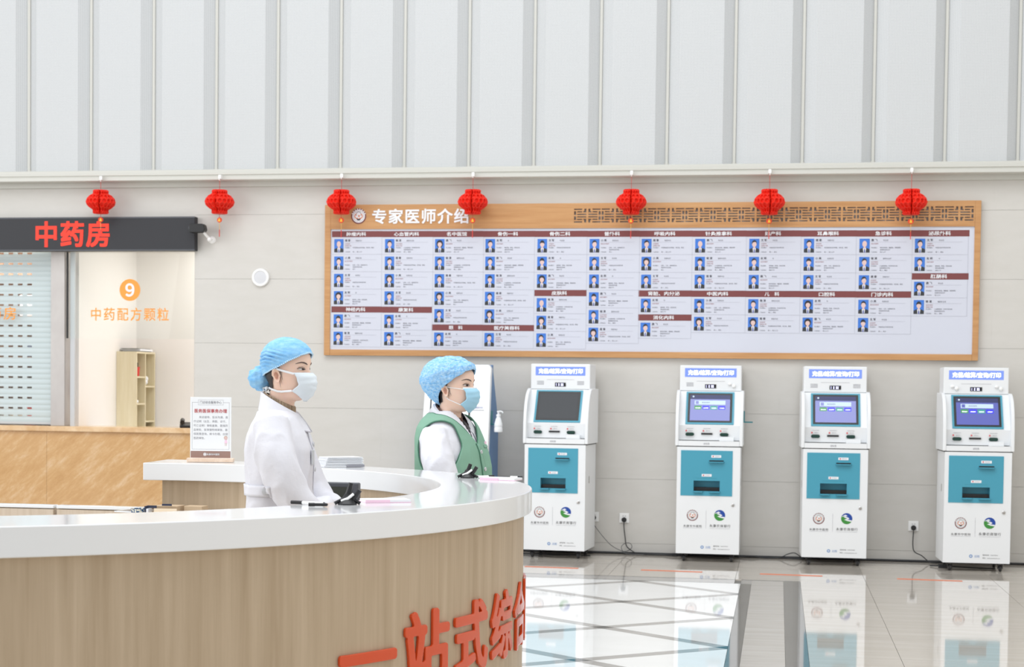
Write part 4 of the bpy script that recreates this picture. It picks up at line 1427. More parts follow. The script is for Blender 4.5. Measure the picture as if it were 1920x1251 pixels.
# papers taped to the inner panel
for a0_, a1_, mm, nm_ in ((57.2, 53.3, 'purple', 'taped_notice'), (58.6, 57.3, 'paper', 'taped_sheet')):
    rs = []
    for i in range(9):
        a = R(a0_ + (a1_ - a0_) * i / 8)
        ri = RI(a) + 0.040
        rs.append([(CX + ri * math.cos(a), CY + ri * math.sin(a), z) for z in (0.80, 0.995)])
    mb = MB()
    mb.rings(rs, 0, True, False, False)
    o = mb.build(nm_, mm, t)
mb = MB()
for i in range(7):
    for j in range(5):
        if random.random() < 0.75:
            a = R(56.9 - i * 0.5)
            a2 = a - R(0.32)
            ri = RI(a) + 0.0385
            z = 0.975 - j * 0.012
            mb.add([(CX + ri * math.cos(a), CY + ri * math.sin(a), z), (CX + ri * math.cos(a2), CY + ri * math.sin(a2), z), (CX + ri * math.cos(a2), CY + ri * math.sin(a2), z + 0.004), (CX + ri * math.cos(a), CY + ri * math.sin(a), z + 0.004)], [(0, 1, 2, 3)])
mb.build('notice_print', 'txtgrey', t)

# ---- low cabinets behind the counter, by the marble front
for k, (xa, xb) in enumerate(((-3.80, -2.92), (-4.70, -3.815))):
    t = empty('low_partition', ((xa + xb) / 2, -6.20, 0), ['low oak partition with white top edge, right one, ending behind the counter end', 'low oak partition with white top edge, left one, before the marble front'][k], 'partition', 'low partitions behind the counter')
    w = (xb - xa) / 2
    MB().box(-w, w, 0.02, 0.055, 0.06, 0.785).build('carcass', 'cabinet', t)
    MB().box(-w, w, 0.0, 0.06, 0.785, 0.802).build('white_top', 'counter', t, 0.003)
    MB().box(-w + 0.002, -0.002, 0.002, 0.02, 0.07, 0.780).build('door', 'cabinet', t, 0.001)
    MB().box(0.002, w - 0.002, 0.002, 0.02, 0.07, 0.780).build('door', 'cabinet', t, 0.001)
    MB().box(-w, w, 0.015, 0.05, 0.0, 0.06).build('plinth', 'bezel', t)

# ================================================================== people


class Head:
    """analytic head: azimuth a from the face (+x), height z above the chin"""
    Z = [-0.012, 0.0, 0.015, 0.045, 0.060, 0.080, 0.110, 0.140, 0.170, 0.190, 0.205, 0.216, 0.222, 0.225]
    F = [0.050, 0.074, 0.084, 0.088, 0.090, 0.091, 0.089, 0.094, 0.090, 0.078, 0.062, 0.042, 0.024, 0.004]
    B = [0.020, -0.015, -0.035, -0.062, -0.074, -0.086, -0.097, -0.101, -0.097, -0.085, -0.069, -0.048, -0.028, -0.006]
    W = [0.030, 0.044, 0.051, 0.060, 0.063, 0.067, 0.070, 0.072, 0.069, 0.060, 0.047, 0.032, 0.018, 0.003]

    def raw(s, a, z):
        F, B, W = (float(np.interp(z, s.Z, q)) for q in (s.F, s.B, s.W))
        c0 = -0.008
        if F < 0.05:
            c0 = (F + B) / 2
        c, sn = math.cos(a), math.sin(a)
        x = c0 + (F - c0) * abs(c) ** 0.92 if c >= 0 else c0 - (c0 - B) * abs(c) ** 0.92
        y = W * math.copysign(abs(sn) ** 0.88, sn)
        if c > 0:
            x += 0.024 * math.exp(-(y / 0.010) ** 2) * math.exp(-((z - 0.074) / 0.018) ** 2)
            x += 0.010 * math.exp(-(y / 0.009) ** 2) * math.exp(-((z - 0.100) / 0.020) ** 2)
            for e in (-0.032, 0.032):
                x -= 0.0075 * math.exp(-((y - e) / 0.018) ** 2) * math.exp(-((z - 0.114) / 0.013) ** 2)
            x += 0.003 * math.exp(-(y / 0.02) ** 2) * math.exp(-((z - 0.046) / 0.01) ** 2)
        return Vector((x, y, z))

    def pt(s, a, z, off=0.0):
        p_ = s.raw(a, z)
        if off:
            du = s.raw(a + 0.03, z) - s.raw(a - 0.03, z)
            dv = s.raw(a, min(z + 0.004, 0.225)) - s.raw(a, max(z - 0.004, -0.012))
            n_ = du.cross(dv)
            if n_.length > 1e-9:
                n_.normalize()
                p_ = p_ + n_ * off
            else:
                p_ = p_ + Vector((0, 0, off))
        return p_

    def shell(s):
        zs = [-0.012, -0.004] + [0.225 * k / 34 for k in range(0, 33)] + [0.219, 0.2225, 0.2245]
        return [[tuple(s.raw(2 * PI * i / 64, z)) for i in range(64)] for z in zs]


HD = Head()


def ell(z, xb, xf, hw_, n=40, pw=0.85):
    cx, hx = (xb + xf) / 2, (xf - xb) / 2
    out = []
    for i in range(n):
        a = 2 * PI * i / n
        c, s = math.cos(a), math.sin(a)
        out.append((cx + hx * math.copysign(abs(c) ** pw, c), hw_ * math.copysign(abs(s) ** pw, s), z))
    return out


def hand(mb, w, d, nrm, s=1.0):
    """palm and five separate, slightly curled fingers; w wrist, d pointing direction, nrm palm normal"""
    w, d, nrm = Vector(w), Vector(d).normalized(), Vector(nrm).normalized()
    side = d.cross(nrm).normalized()
    rs = []
    for t_, wd, th in ((-0.02, 0.024, 0.018), (0.0, 0.026, 0.017), (0.03, 0.036, 0.015), (0.06, 0.040, 0.014), (0.085, 0.038, 0.012)):
        c = w + d * t_ * s
        rs.append([tuple(c + side * wd * s * math.cos(2 * PI * k / 12) + nrm * th * s * math.sin(2 * PI * k / 12)) for k in range(12)])
    mb.rings(rs, 0, True)
    for k, (off, ln) in enumerate(((-0.030, 0.070), (-0.010, 0.080), (0.011, 0.074), (0.031, 0.058))):
        p0 = w + d * 0.075 * s + side * off * s
        p1 = p0 + d * ln * 0.5 * s + nrm * 0.006 * s
        p2 = p1 + (d * 0.85 + nrm * 0.5).normalized() * ln * 0.32 * s
        p3 = p2 + (d * 0.5 + nrm * 0.85).normalized() * ln * 0.26 * s
        mb.tube([p0, p1, p2, p3], [0.0092 * s, 0.0085 * s, 0.0078 * s, 0.006 * s], 8)
    p0 = w + d * 0.02 * s - side * 0.026 * s
    mb.tube([p0, p0 + (d * 0.6 - side * 0.7).normalized() * 0.035 * s, p0 + (d * 0.8 - side * 0.5).normalized() * 0.062 * s + nrm * 0.01, p0 + d * 0.078 * s - side * 0.03 * s + nrm * 0.016], [0.012 * s, 0.0105 * s, 0.009 * s, 0.007 * s], 8)


def ruffle(me, amp1, f1, amp2, f2, zstretch=1.0, seed=0.0, keep=None):
    """displace along the normal by smooth noise: folds of cloth"""
    me.update()
    ns = [v.normal.copy() for v in me.vertices]
    for v, n_ in zip(me.vertices, ns):
        q = Vector((v.co.x, v.co.y, v.co.z * zstretch)) + Vector((seed, seed, seed))
        d = amp1 * noise.noise(q * f1) + amp2 * (1 - 2 * abs(noise.noise(q * f2)))
        if keep:
            d *= keep(v.co)
        v.co += n_ * d
    return me


def grid(rows, closed=False):
    """rows of points -> verts, faces"""
    n = len(rows[0])
    v = [tuple(q) for r in rows for q in r]
    f = []
    for k in range(len(rows) - 1):
        for i in range(n if closed else n - 1):
            j = (i + 1) % n
            f.append((k * n + i, k * n + j, (k + 1) * n + j, (k + 1) * n + i))
    return v, f


def thick(o, t_, off=0.0):
    m_ = o.modifiers.new('thickness', 'SOLIDIFY')
    m_.thickness = t_
    m_.offset = off
    return o


def set_mats(me, mats):
    for q in mats:
        me.materials.append(MT[q])
    return me


def person(loc, rz, cfg):
    t = empty('person', loc, cfg['label'], 'person', 'two women in blue caps at the reception', rz)
    HT = Matrix.Translation(cfg['head']) @ Matrix.Rotation(cfg['turn'], 4, 'Z') @ Matrix.Rotation(cfg.get('nod', 0), 4, 'Y')

    def H(p_):
        return tuple(HT @ Vector(p_))
    # ---------------- body: one continuous surface
    mb = MB()
    mb.rings([[H(q) for q in r] for r in HD.shell()], 0, True)
    hx, hy, hz = cfg['head']
    nb = cfg['neckbase']
    nr = []
    for k in range(7):
        u = k / 6
        c = Vector((nb[0], nb[1], nb[2])).lerp(Vector(H((-0.022, 0, 0.045))), u)
        rx, ry = 0.060 - 0.008 * min(1, u * 2), 0.057 - 0.007 * min(1, u * 2)
        nr.append([(c.x + rx * math.cos(2 * PI * i / 28), c.y + ry * math.sin(2 * PI * i / 28), c.z) for i in range(28)])
    mb.rings(nr, 0, True)
    ins = 0.016
    mb.rings([ell(z, xb + ins, xf - ins, w_ - ins) for z, xb, xf, w_ in cfg['torso'] if 0.70 < z < cfg['neckbase'][2] - 0.015][::-1], 0, True)
    mb.rings([ell(z, xb, xf, w_) for z, xb, xf, w_ in ((0.95, -0.10, 0.09, 0.15), (0.86, -0.115, 0.10, 0.165), (0.78, -0.10, 0.09, 0.16))][::-1], 0, True)
    for s in (-1, 1):
        mb.tube([(-0.01, s * 0.085, 0.86), (0.0, s * 0.09, 0.70), (0.0, s * 0.085, 0.48), (-0.015, s * 0.085, 0.30), (-0.02, s * 0.085, 0.09)], [0.085, 0.078, 0.058, 0.052, 0.040], 18)
        ft = []
        for k, (x, w_, h_) in enumerate(((-0.07, 0.026, 0.03), (-0.04, 0.035, 0.045), (0.02, 0.038, 0.05), (0.08, 0.044, 0.032), (0.13, 0.040, 0.024), (0.155, 0.024, 0.016))):
            ft.append([(x, s * 0.09 + w_ * math.cos(2 * PI * i / 14), 0.028 + h_ * max(-0.024 / h_, math.sin(2 * PI * i / 14))) for i in range(14)])
        mb.rings(ft, 0, True)
        arm = cfg['arm'][s]
        mb.tube(arm, [0.045, 0.043, 0.038, 0.034, 0.027][:len(arm)], 14)
        d = Vector(arm[-1]) - Vector(arm[-2])
        hand(mb, arm[-1], d, (0.1, -s * 0.6, -0.75), 0.95)
    me = fuse(mb, 0.0062, 3)
    set_mats(me, ['skin', 'trouser', 'shoe'])
    for pp in me.polygons:
        c = pp.center
        if c.z < 0.93 and abs(c.y) < 0.2 and c.x < 0.135:
            pp.material_index = 1
        if c.z < 0.085:
            pp.material_index = 2
    bvh = BVHTree.FromPolygons([v.co.copy() for v in me.vertices], [tuple(pp.vertices) for pp in me.polygons])
    link('body', me, t)

    def face(y, z, off=0.0):
        """point of the face at head-local (y, z), pushed out by off"""
        o = HT @ Vector((0.25, y, z))
        d = (HT.to_3x3() @ Vector((-1, 0, 0)))
        h, n_, _, _ = bvh.ray_cast(o, d)
        if h is None:
            h = HT @ HD.raw(0, z)
            n_ = -d
        return h + n_ * off

    def around(a, z, off=0.0, r=0.3):
        """point of the head seen from azimuth a"""
        o = HT @ Vector((-0.008 + r * math.cos(a), r * math.sin(a), z))
        d = HT.to_3x3() @ Vector((-math.cos(a), -math.sin(a), 0))
        h, n_, _, _ = bvh.ray_cast(o, d)
        return (h + n_ * off) if h is not None else HT @ HD.pt(a, z, off)
    # ---------------- eyes, brows
    for s in (-1, 1):
        ey, ez = s * 0.032, cfg.get('eye', 0.114)
        W_, Hh = 0.0150, cfg.get('eyeh', 0.0058)

        def lid(u, up_):
            # almond: u from -1 (inner) to 1 (outer)
            c = max(0.0, 1 - u * u)
            return (ey + s * u * W_, ez + 0.0018 * u + (Hh * c ** 0.75 if up_ else -Hh * 0.72 * c ** 0.9))
        mb = MB()
        us = [-1 + 2 * k / 14 for k in range(15)]
        rows = []
        for q in range(6):
            f_ = q / 5
            rows.append([face(*[(lid(u, True)[i] * (1 - f_) + lid(u, False)[i] * f_) for i in (0, 1)], 0.0012 + 0.0012 * (1 - u * u) * math.sin(PI * f_)) for u in us])
        v, f = grid(rows)
        mb.add(v, [q[::-1] for q in f] if s < 0 else f, 0, True)
        ix = ey + cfg.get('gaze', 0.0) * 0.006

        def dsk(r0, off, m_):
            pts = []
            for k in range(20):
                a = 2 * PI * k / 20
                z_ = ez + 0.0006 + r0 * math.sin(a)
                u_ = max(-0.98, min(0.98, (ix + r0 * math.cos(a) - ey) / W_ * s))
                z_ = min(z_, lid(u_, True)[1] - 0.0002)
                z_ = max(z_, lid(u_, False)[1] + 0.0002)
                pts.append(face(ix + r0 * math.cos(a), z_, off))
            mb.add([tuple(q) for q in pts], [tuple(range(20))], m_)
        dsk(0.0060, 0.0029, 1)
        dsk(0.0028, 0.0032, 2)
        mb.build('eye', ['eyewhite', 'iris', 'hair'], t)
        mb = MB()
        pth = [face(*lid(u, True), 0.0022) for u in [-0.98 + 1.96 * k / 12 for k in range(13)]]
        pth.append(face(ey + s * W_ * 1.14, ez + 0.0032, 0.0018))
        mb.tube(pth, [0.0005] + [0.0011] * 12 + [0.0005], 6)
        pth = [face(lid(u, True)[0], lid(u, True)[1] + 0.0042, 0.0004) for u in [-0.8 + 1.75 * k / 8 for k in range(9)]]
        mb.tube(pth, [0.0003] + [0.0006] * 7 + [0.0003], 5)
        mb.build('lashes', 'lash', t)
        mb = MB()
        bw = [(0.013, 0.1335, 0.0020), (0.020, 0.1372, 0.0031), (0.030, 0.1405, 0.0032), (0.040, 0.1418, 0.0026), (0.049, 0.1392, 0.0018), (0.055, 0.1355, 0.0008)]
        mb.tube([face(s * y_, z_ + cfg.get('browup', 0), 0.0007) for y_, z_, r_ in bw], [r_ for _, _, r_ in bw], 8, flat=(1.0, 0.55))
        mb.build('eyebrow', 'brow', t)
        # ear: concave bowl with a raised rim
        mb = MB()
        base = Vector((-0.016, s * 0.0685, 0.086))
        uu = Vector((math.cos(R(32)), -s * math.sin(R(32)) * -1 * -1, 0.0))
        uu = Vector((0.86, s * -0.42 * -1 * -1, 0.0)).normalized()
        vv_ = Vector((-0.22, 0.0, 1.0)).normalized()
        nn_ = uu.cross(vv_) * (-s) * -1
        nn_ = Vector((0.42 * 0.9, s * 0.9, 0.05)).normalized()
        rws = []
        for rr_, dep in ((0.02, -0.001), (0.35, -0.0015), (0.56, 0.0035), (0.72, 0.0055), (0.84, 0.0085), (0.96, 0.0088), (1.03, 0.005), (0.95, -0.001), (0.7, -0.006)):
            row = []
            for k in range(26):
                a = 2 * PI * k / 26
                eu = 0.0165 * (1.0 if math.sin(a) > -0.2 else 0.78)
                row.append(H(base + uu * eu * rr_ * math.cos(a) + vv_ * 0.0285 * rr_ * math.sin(a) + nn_ * (dep + 0.003 * max(0, -math.cos(a)) + 0.004)))
            rws.append(row)
        v, f = grid(rws, True)
        mb.add(v, f, 0, True)
        for q in range(26 * 2):
            mb.m[q] = 1
        mb.build('ear', ['skin', 'lips'], t)
    # ---------------- hair under the cap
    rows = []
    for k in range(9):
        row = []
        for i in range(41):
            a = R(86) + (2 * PI - 2 * R(86)) * i / 40
            da = min(abs(a), abs(2 * PI - a))
            zlow = float(np.interp(math.degrees(da), [84, 96, 112, 125, 180], [0.118, 0.104, 0.075, 0.034, 0.020]))
            z = zlow + (0.17 - zlow) * k / 8
            row.append(around(a, z, 0.0035 + 0.002 * min(1, k / 2)))
        rows.append(row)
    v, f = grid(rows)
    mb = MB().add(v, f, 0, True)
    for s in (-1, 1):
        for (a0_, z0_, a1_, z1_) in cfg['wisps']:
            pth = [around(s * R(a0_ + (a1_ - a0_) * u + 2.5 * math.sin(u * 3)), z0_ + (z1_ - z0_) * u, 0.0012) for u in [k / 8 for k in range(9)]]
            mb.tube(pth, [0.0007] * 6 + [0.0006, 0.0004, 0.0002], 5)
    mb.build('hair', 'hair', t)
    # ---------------- cap
    rows = []
    NA = 180
    NR = 72
    for k in range(NR + 1):
        u = k / NR
        row = []
        for i in range(NA):
            a = 2 * PI * i / NA - PI
            da = abs(math.degrees(a))
            zc = float(np.interp(da, cfg['capline'][0], cfg['capline'][1]))
            z = zc + (0.2235 - zc) * math.sin(u * PI / 2) ** 0.9
            off = cfg['capoff'](da, z, u)
            q = HD.pt(a, z, off)
            if cfg['pleat'] == 'tight':
                # gathered pleats running back from the ear over the head
                wv = math.sin((q.z * 1.0 + 0.25 * abs(q.x + 0.06)) * 440 + 1.8 * noise.noise(q * 30))
                amt = 0.0060 * math.exp(-((q.x + 0.045) / 0.06) ** 2) * min(1, u * 4) * max(0, 1 - max(0, q.z - 0.165) / 0.03)
                q += Vector((q.x, q.y, 0)).normalized() * wv * amt
            else:
                nv = noise.noise(q * 60) * 0.5 + (1 - 2 * abs(noise.noise(q * 34 + Vector((5, 1, 2))))) * 0.5 + (1 - 2 * abs(noise.noise(q * 85))) * 0.3
                q += (q - Vector((-0.01, 0, 0.11))).normalized() * nv * 0.0062 * min(1, u * 5 + 0.25)
                q += (q - Vector((-0.01, 0, 0.11))).normalized() * 0.0022 * math.sin(a * 46 + 2 * noise.noise(q * 20)) * max(0, 1 - u * 3.2)
            row.append(H(q))
        rows.append(row)
    v, f = grid(rows, True)
    mb = MB().add(v, f, 0, True)
    nb_ = len(v)
    top = HT @ HD.pt(0, 0.2245, cfg['capoff'](0, 0.2245, 1.0) + 0.001)
    mb.v.append(tuple(top))
    for i in range(NA):
        mb.f.append((NR * NA + i, NR * NA + (i + 1) % NA, nb_))
        mb.m.append(0)
        mb.sm.append(True)
    capm = 'cap_tight' if cfg['pleat'] == 'tight' else 'cap'
    me = mb.mesh('cap', capm)
    for e in me.edges:
        e.use_edge_sharp = False
    cap = thick(link('cap', me, t), 0.0025, 1.0)
    mb = MB()
    rim = []
    for i in range(NA + 1):
        a = 2 * PI * i / NA - PI
        da = abs(math.degrees(a))
        zc = float(np.interp(da, cfg['capline'][0], cfg['capline'][1]))
        rim.append(H(HD.pt(a, zc, cfg['capoff'](da, zc, 0.0) + 0.0005)))
    if cfg['pleat'] == 'tight':
        for i in range(NA):
            if i % 2 == 0:
                mb.tube([rim[i], rim[i + 1]], 0.0034, 6)
        mb.build('stitched_edge', 'capband', cap)
    mb = MB().tube(rim, 0.0030, 8)
    mb.build('elastic_edge', capm, cap)
    # ---------------- mask
    fz = [-0.014, -0.004, 0.010, 0.030, 0.055, 0.075, 0.088, 0.100]
    fF = cfg['maskfront']
    zlist = [-0.014 + 0.114 * k / 22 for k in range(23)]
    rows = []
    for z in zlist:
        F_ = float(np.interp(z, fz, fF))
        W_ = float(np.interp(z, HD.Z, HD.W)) + 0.0065
        am = float(np.interp(z, *cfg['maskspan']))
        row = []
        for i in range(31):
            a = R(-am + 2 * am * i / 30)
            c0 = -0.008
            x = c0 + (F_ - c0) * math.cos(a) ** 0.95
            y = W_ * math.copysign(abs(math.sin(a)) ** 0.9, a)
            # three soft pleats
            pl = 0.0018 * math.sin((z - 0.2 * abs(y) * (1 if z < 0.05 else -0.6)) * 230)
            x += pl * math.cos(a)
            row.append(H((x, y, z)))
        rows.append(row)
    v, f = grid(rows)
    mk = MB().add(v, f, 0, True).mesh('mask', cfg['maskmat'])
    for e in mk.edges:
        e.use_edge_sharp = False
    mask = thick(link('mask', mk, t), 0.0018, 0.0)
    if cfg['maskmat'] == 'maskblue':
        mb = MB().tube([rows[-1][i] for i in range(31)], 0.0026, 6, flat=(1.7, 0.6))
        mb.build('nose_band', 'strap', mask)
    ku, kl = 22, int(round((cfg['maskspan'][0][2] + 0.014) / 0.114 * 22))
    mb = MB()
    for s, idx in ((-1, 0), (1, 30)):
        pu, plw = Vector(rows[ku - 1][idx]), Vector(rows[kl][idx])
        if cfg['maskmat'] == 'maskblue':
            for p0, (az, z_) in ((pu, (98, 0.110)), (plw, (100, 0.062))):
                e_ = around(s * R(az), z_, 0.004)
                a0_ = around(s * R(80), z_ * 0.6 + 0.4 * (HT.inverted() @ p0).z, 0.004)
                mb.tube([p0, a0_, e_], 0.0017, 6)
        else:
            zl0 = (HT.inverted() @ plw).z
            pth = [pu] + [around(s * R(az), z_, 0.012 if az > 100 else 0.006) for az, z_ in ((70, 0.106), (84, 0.111), (100, 0.118), (125, 0.123), (150, 0.127), (178, 0.128))]
            mb.tube(pth, 0.0042, 8, flat=(1.0, 0.35))
            pth = [plw] + [around(s * R(az), z_, 0.006) for az, z_ in ((80, zl0 - 0.002), (100, zl0 - 0.001), (125, zl0 + 0.004), (150, zl0 + 0.010), (176, 0.045))]
            mb.tube(pth, 0.0042, 8, flat=(1.0, 0.35))
    mb.build('mask_straps', 'strap', mask)
    return t, H, around, bvh


# ---- woman in the white coat, inside the ring
W1 = dict(
    label='woman in a white lab coat, tight blue cap and white mask inside the round counter',
    head=(0.0, 0.0, 1.406), turn=R(-20.5), neckbase=(-0.035, 0, 1.33),
    torso=[(1.40, -0.085, 0.020, 0.060), (1.375, -0.108, 0.030, 0.100), (1.345, -0.125, 0.045, 0.150), (1.31, -0.142, 0.062, 0.180), (1.26, -0.155, 0.080, 0.192), (1.20, -0.160, 0.098, 0.188), (1.13, -0.158, 0.098, 0.178), (1.05, -0.152, 0.092, 0.172), (0.97, -0.156, 0.096, 0.180), (0.88, -0.165, 0.110, 0.195), (0.75, -0.168, 0.118, 0.205), (0.60, -0.172, 0.125, 0.215), (0.50, -0.175, 0.130, 0.222)],
    arm={-1: [(-0.045, -0.150, 1.315), (-0.010, -0.205, 1.18), (0.045, -0.215, 1.03), (0.115, -0.165, 0.975), (0.185, -0.085, 0.965)], 1: [(-0.045, 0.150, 1.315), (0.0, 0.205, 1.18), (0.06, 0.21, 1.03), (0.13, 0.15, 0.965), (0.195, 0.055, 0.945)]},
    wisps=[(80, 0.112, 78, 0.055), (82, 0.110, 84, 0.040), (76, 0.108, 74, 0.070)],
    capline=([0, 35, 65, 92, 115, 140, 180], [0.176, 0.168, 0.146, 0.120, 0.104, 0.094, 0.088]),
    capoff=lambda da, z, u: 0.0085 + 0.005 * math.sin(min(1, u) * PI / 2) + 0.004 * min(1, da / 180), pleat='tight', gaze=1.0, eyeh=0.0048, browup=-0.001,
    maskmat='maskwhite', maskfront=[0.080, 0.092, 0.106, 0.117, 0.1225, 0.121, 0.115, 0.103],
    maskspan=([-0.014, 0.004, 0.026, 0.050, 0.080, 0.100], [20, 44, 66, 52, 54, 56]))
w1, H1, ar1, bv1 = person((-1.940, -8.070, 0.0), R(9), W1)
# bun in the cap
bun = []
for k in range(25):
    ph = -PI / 2 + PI * k / 24
    row = []
    for i in range(48):
        a = 2 * PI * i / 48
        q = Vector((0.050 * math.cos(ph) * math.cos(a), 0.047 * math.cos(ph) * math.sin(a), 0.047 * math.sin(ph)))
        nz = noise.noise(q * 55 + Vector((3, 3, 3))) * 0.006 + (1 - 2 * abs(noise.noise(q * 45))) * 0.004
        q += q.normalized() * nz if q.length > 0 else q
        row.append(H1(q + Vector((-0.124, 0, 0.076))))
    bun.append(row)
v, f = grid(bun, True)
MB().add(v, f, 0, True).build('cap_bun', 'cap_tight', w1)
# tied strap ends hanging at the nape
b = MB()
b.tube([H1(q) for q in [(-0.085, -0.02, 0.040), (-0.098, -0.030, 0.036), (-0.092, -0.036, 0.024), (-0.080, -0.028, 0.028)]], 0.0045, 6, flat=(1, 0.4))
b.tube([H1(q) for q in [(-0.083, -0.028, 0.032), (-0.076, -0.045, 0.020), (-0.062, -0.060, 0.005), (-0.048, -0.066, -0.020), (-0.042, -0.068, -0.042)]], 0.0045, 6, flat=(1, 0.4))
b.ball(H1((-0.084, -0.024, 0.036)), 0.009, 0, 10, 6)
b.build('mask_tie', 'strap', w1)


def sleeve(mb, arm, rad, s, root=None):
    P = [Vector(q) for q in arm]
    mb.tube(spline([tuple(q) for q in P], 28), list(np.interp(np.linspace(0, 1, len(spline([tuple(q) for q in P], 28))), np.linspace(0, 1, len(rad)), rad)), 22)


mb = MB()
W1C = [(1.362, -0.100, -0.005, 0.075), (1.350, -0.122, 0.022, 0.118)] + [(z - 0.012 if z > 1.3 else z, a_, b_, w_) for z, a_, b_, w_ in W1['torso'][2:]]
mb.rings([ell(*q) for q in W1C][::-1], 0, True)
for s in (-1, 1):
    sleeve(mb, W1['arm'][s][:4] + [tuple(Vector(W1['arm'][s][4]).lerp(Vector(W1['arm'][s][3]), 0.12))], [0.072, 0.079, 0.076, 0.066, 0.052, 0.047], s)
me = fuse(mb, 0.0075, 7)
ruffle(me, 0.016, 7.0, 0.0095, 13.0, 0.5, 4.0, lambda c: min(1, max(0.15, (1.36 - c.z) / 0.12)))
set_mats(me, ['coat'])
coat_bvh = BVHTree.FromPolygons([q.co.copy() for q in me.vertices], [tuple(pp.vertices) for pp in me.polygons])
link('lab_coat', me, w1)


def neck_ring(cx, a_list, prof):
    """rows around the neck; prof(a) -> list of (r_x, r_y, z)"""
    rows = []
    for a in a_list:
        rows.append([(cx + rx * math.cos(a), ry * math.sin(a), z) for rx, ry, z in prof(a)])
    return rows


def tilt(a, zb, zf):
    return zf + (zb - zf) * (1 - math.cos(a)) / 2


al = [R(8) + (2 * PI - R(16)) * i / 60 for i in range(61)]
# knitted roll neck with ribs
rows = []
for i in range(121):
    a = 2 * PI * i / 120
    rib = 0.0013 * math.cos(a * 44)
    rows.append([(-0.034 + (r_ + rib) * math.cos(a), (r_ - 0.002 + rib) * math.sin(a), tilt(a, zb, zf)) for r_, zb, zf in ((0.060, 1.37, 1.30), (0.0635, 1.40, 1.335), (0.0635, 1.424, 1.366), (0.061, 1.428, 1.371), (0.055, 1.425, 1.368))])
v, f = grid(rows)
MB().add(v, f, 0, True).build('roll_neck', 'knit', w1)
rows = neck_ring(-0.032, al, lambda a: [(0.070, 0.068, tilt(a, 1.395, 1.315)), (0.0715, 0.069, tilt(a, 1.424, 1.338)), (0.076, 0.074, tilt(a, 1.427, 1.338)), (0.088 + 0.012 * math.cos(a), 0.088, tilt(a, 1.398, 1.308)), (0.104 + 0.022 * math.cos(a / 1), 0.110, tilt(a, 1.362, 1.272)), (0.100 + 0.022 * math.cos(a), 0.106, tilt(a, 1.360, 1.270))])
v, f = grid(rows)
thick(MB().add(v, f, 0, True).build('coat_collar', 'coat', w1), 0.004, 1.0)


def wrap(bvh_, c, a0, a1, z0, z1, off, n=40, zn=4):
    rows = []
    for k in range(zn + 1):
        row = []
        for i in range(n + 1):
            a = R(a0 + (a1 - a0) * i / n)
            z = z0(a) + (z1(a) - z0(a)) * k / zn
            d = Vector((math.cos(a), math.sin(a), 0))
            h, n_, _, _ = bvh_.ray_cast(Vector((c[0], c[1], z)) + d * 0.5, -d)
            row.append(tuple(h + d * off) if h else (c[0] + 0.1 * d.x, c[1] + 0.1 * d.y, z))
        rows.append(row)
    return grid(rows)


v, f = wrap(coat_bvh, (-0.03, 0), 108, 270, lambda a: 1.018, lambda a: 1.062, 0.006)
belt = thick(MB().add(v, f, 0, True).build('back_belt', 'coat', w1), 0.005, 0.0)
h, n_, _, _ = coat_bvh.ray_cast(Vector((-0.03, 0, 1.04)) + Vector((math.cos(R(261)), math.sin(R(261)), 0)) * 0.5, -Vector((math.cos(R(261)), math.sin(R(261)), 0)))
q = h + n_ * 0.012
ob = MB().lathe([(0, 0.003), (0.010, 0.0035), (0.0135, 0.002), (0.0135, -0.001), (0, -0.002)], 18).build('button', 'lightgrey', belt)
ob.location = q
ob.rotation_euler = n_.to_track_quat('Z', 'Y').to_euler()
# front placket with buttons and the breast pocket badge
rows = []
for k in range(30):
    z = 1.28 - 0.75 * k / 29
    row = []
    for y in (-0.018, 0.0, 0.018):
        h, n_, _, _ = coat_bvh.ray_cast(Vector((0.5, y, z)), Vector((-1, 0, 0)))
        row.append(tuple(h + Vector((0.003, 0, 0))) if h else (0.1, y, z))
    rows.append(row)
v, f = grid(rows)
thick(MB().add(v, f, 0, True).build('front_placket', 'coat', w1), 0.003, 0.0)
for z in (1.22, 1.12, 1.02):
    h, n_, _, _ = coat_bvh.ray_cast(Vector((0.5, 0, z)), Vector((-1, 0, 0)))
    ob = MB().lathe([(0, 0.004), (0.008, 0.004), (0.0095, 0.002), (0.0095, -0.001), (0, -0.002)], 16).build('button', 'lightgrey', w1)
    ob.location = h + Vector((0.005, 0, 0))
    ob.rotation_euler = Vector((1, 0, 0)).to_track_quat('Z', 'Y').to_euler()
h, n_, _, _ = coat_bvh.ray_cast(Vector((0.5, -0.06, 1.17)), Vector((-1, 0, 0)))
MB().box(-0.002, 0.006, -0.020, 0.020, -0.03, 0.03).build('name_badge', 'lightgrey', w1, 0.002, h + Vector((0.004, 0, 0)))

def cap_puffy(da, z, u):
    side = 0.012 + 0.070 * (max(0, (da - 40) / 140) ** 1.2) * min(1, 0.15 + u * 2.6)
    front = 0.010 * math.exp(-((u - 0.22) / 0.14) ** 2) * max(0, 1 - da / 80)
    s_ = min(1, max(0, (u - 0.25) / 0.75))
    s_ = s_ * s_ * (3 - 2 * s_)
    return (side + front) * (1 - s_) + 0.021 * s_


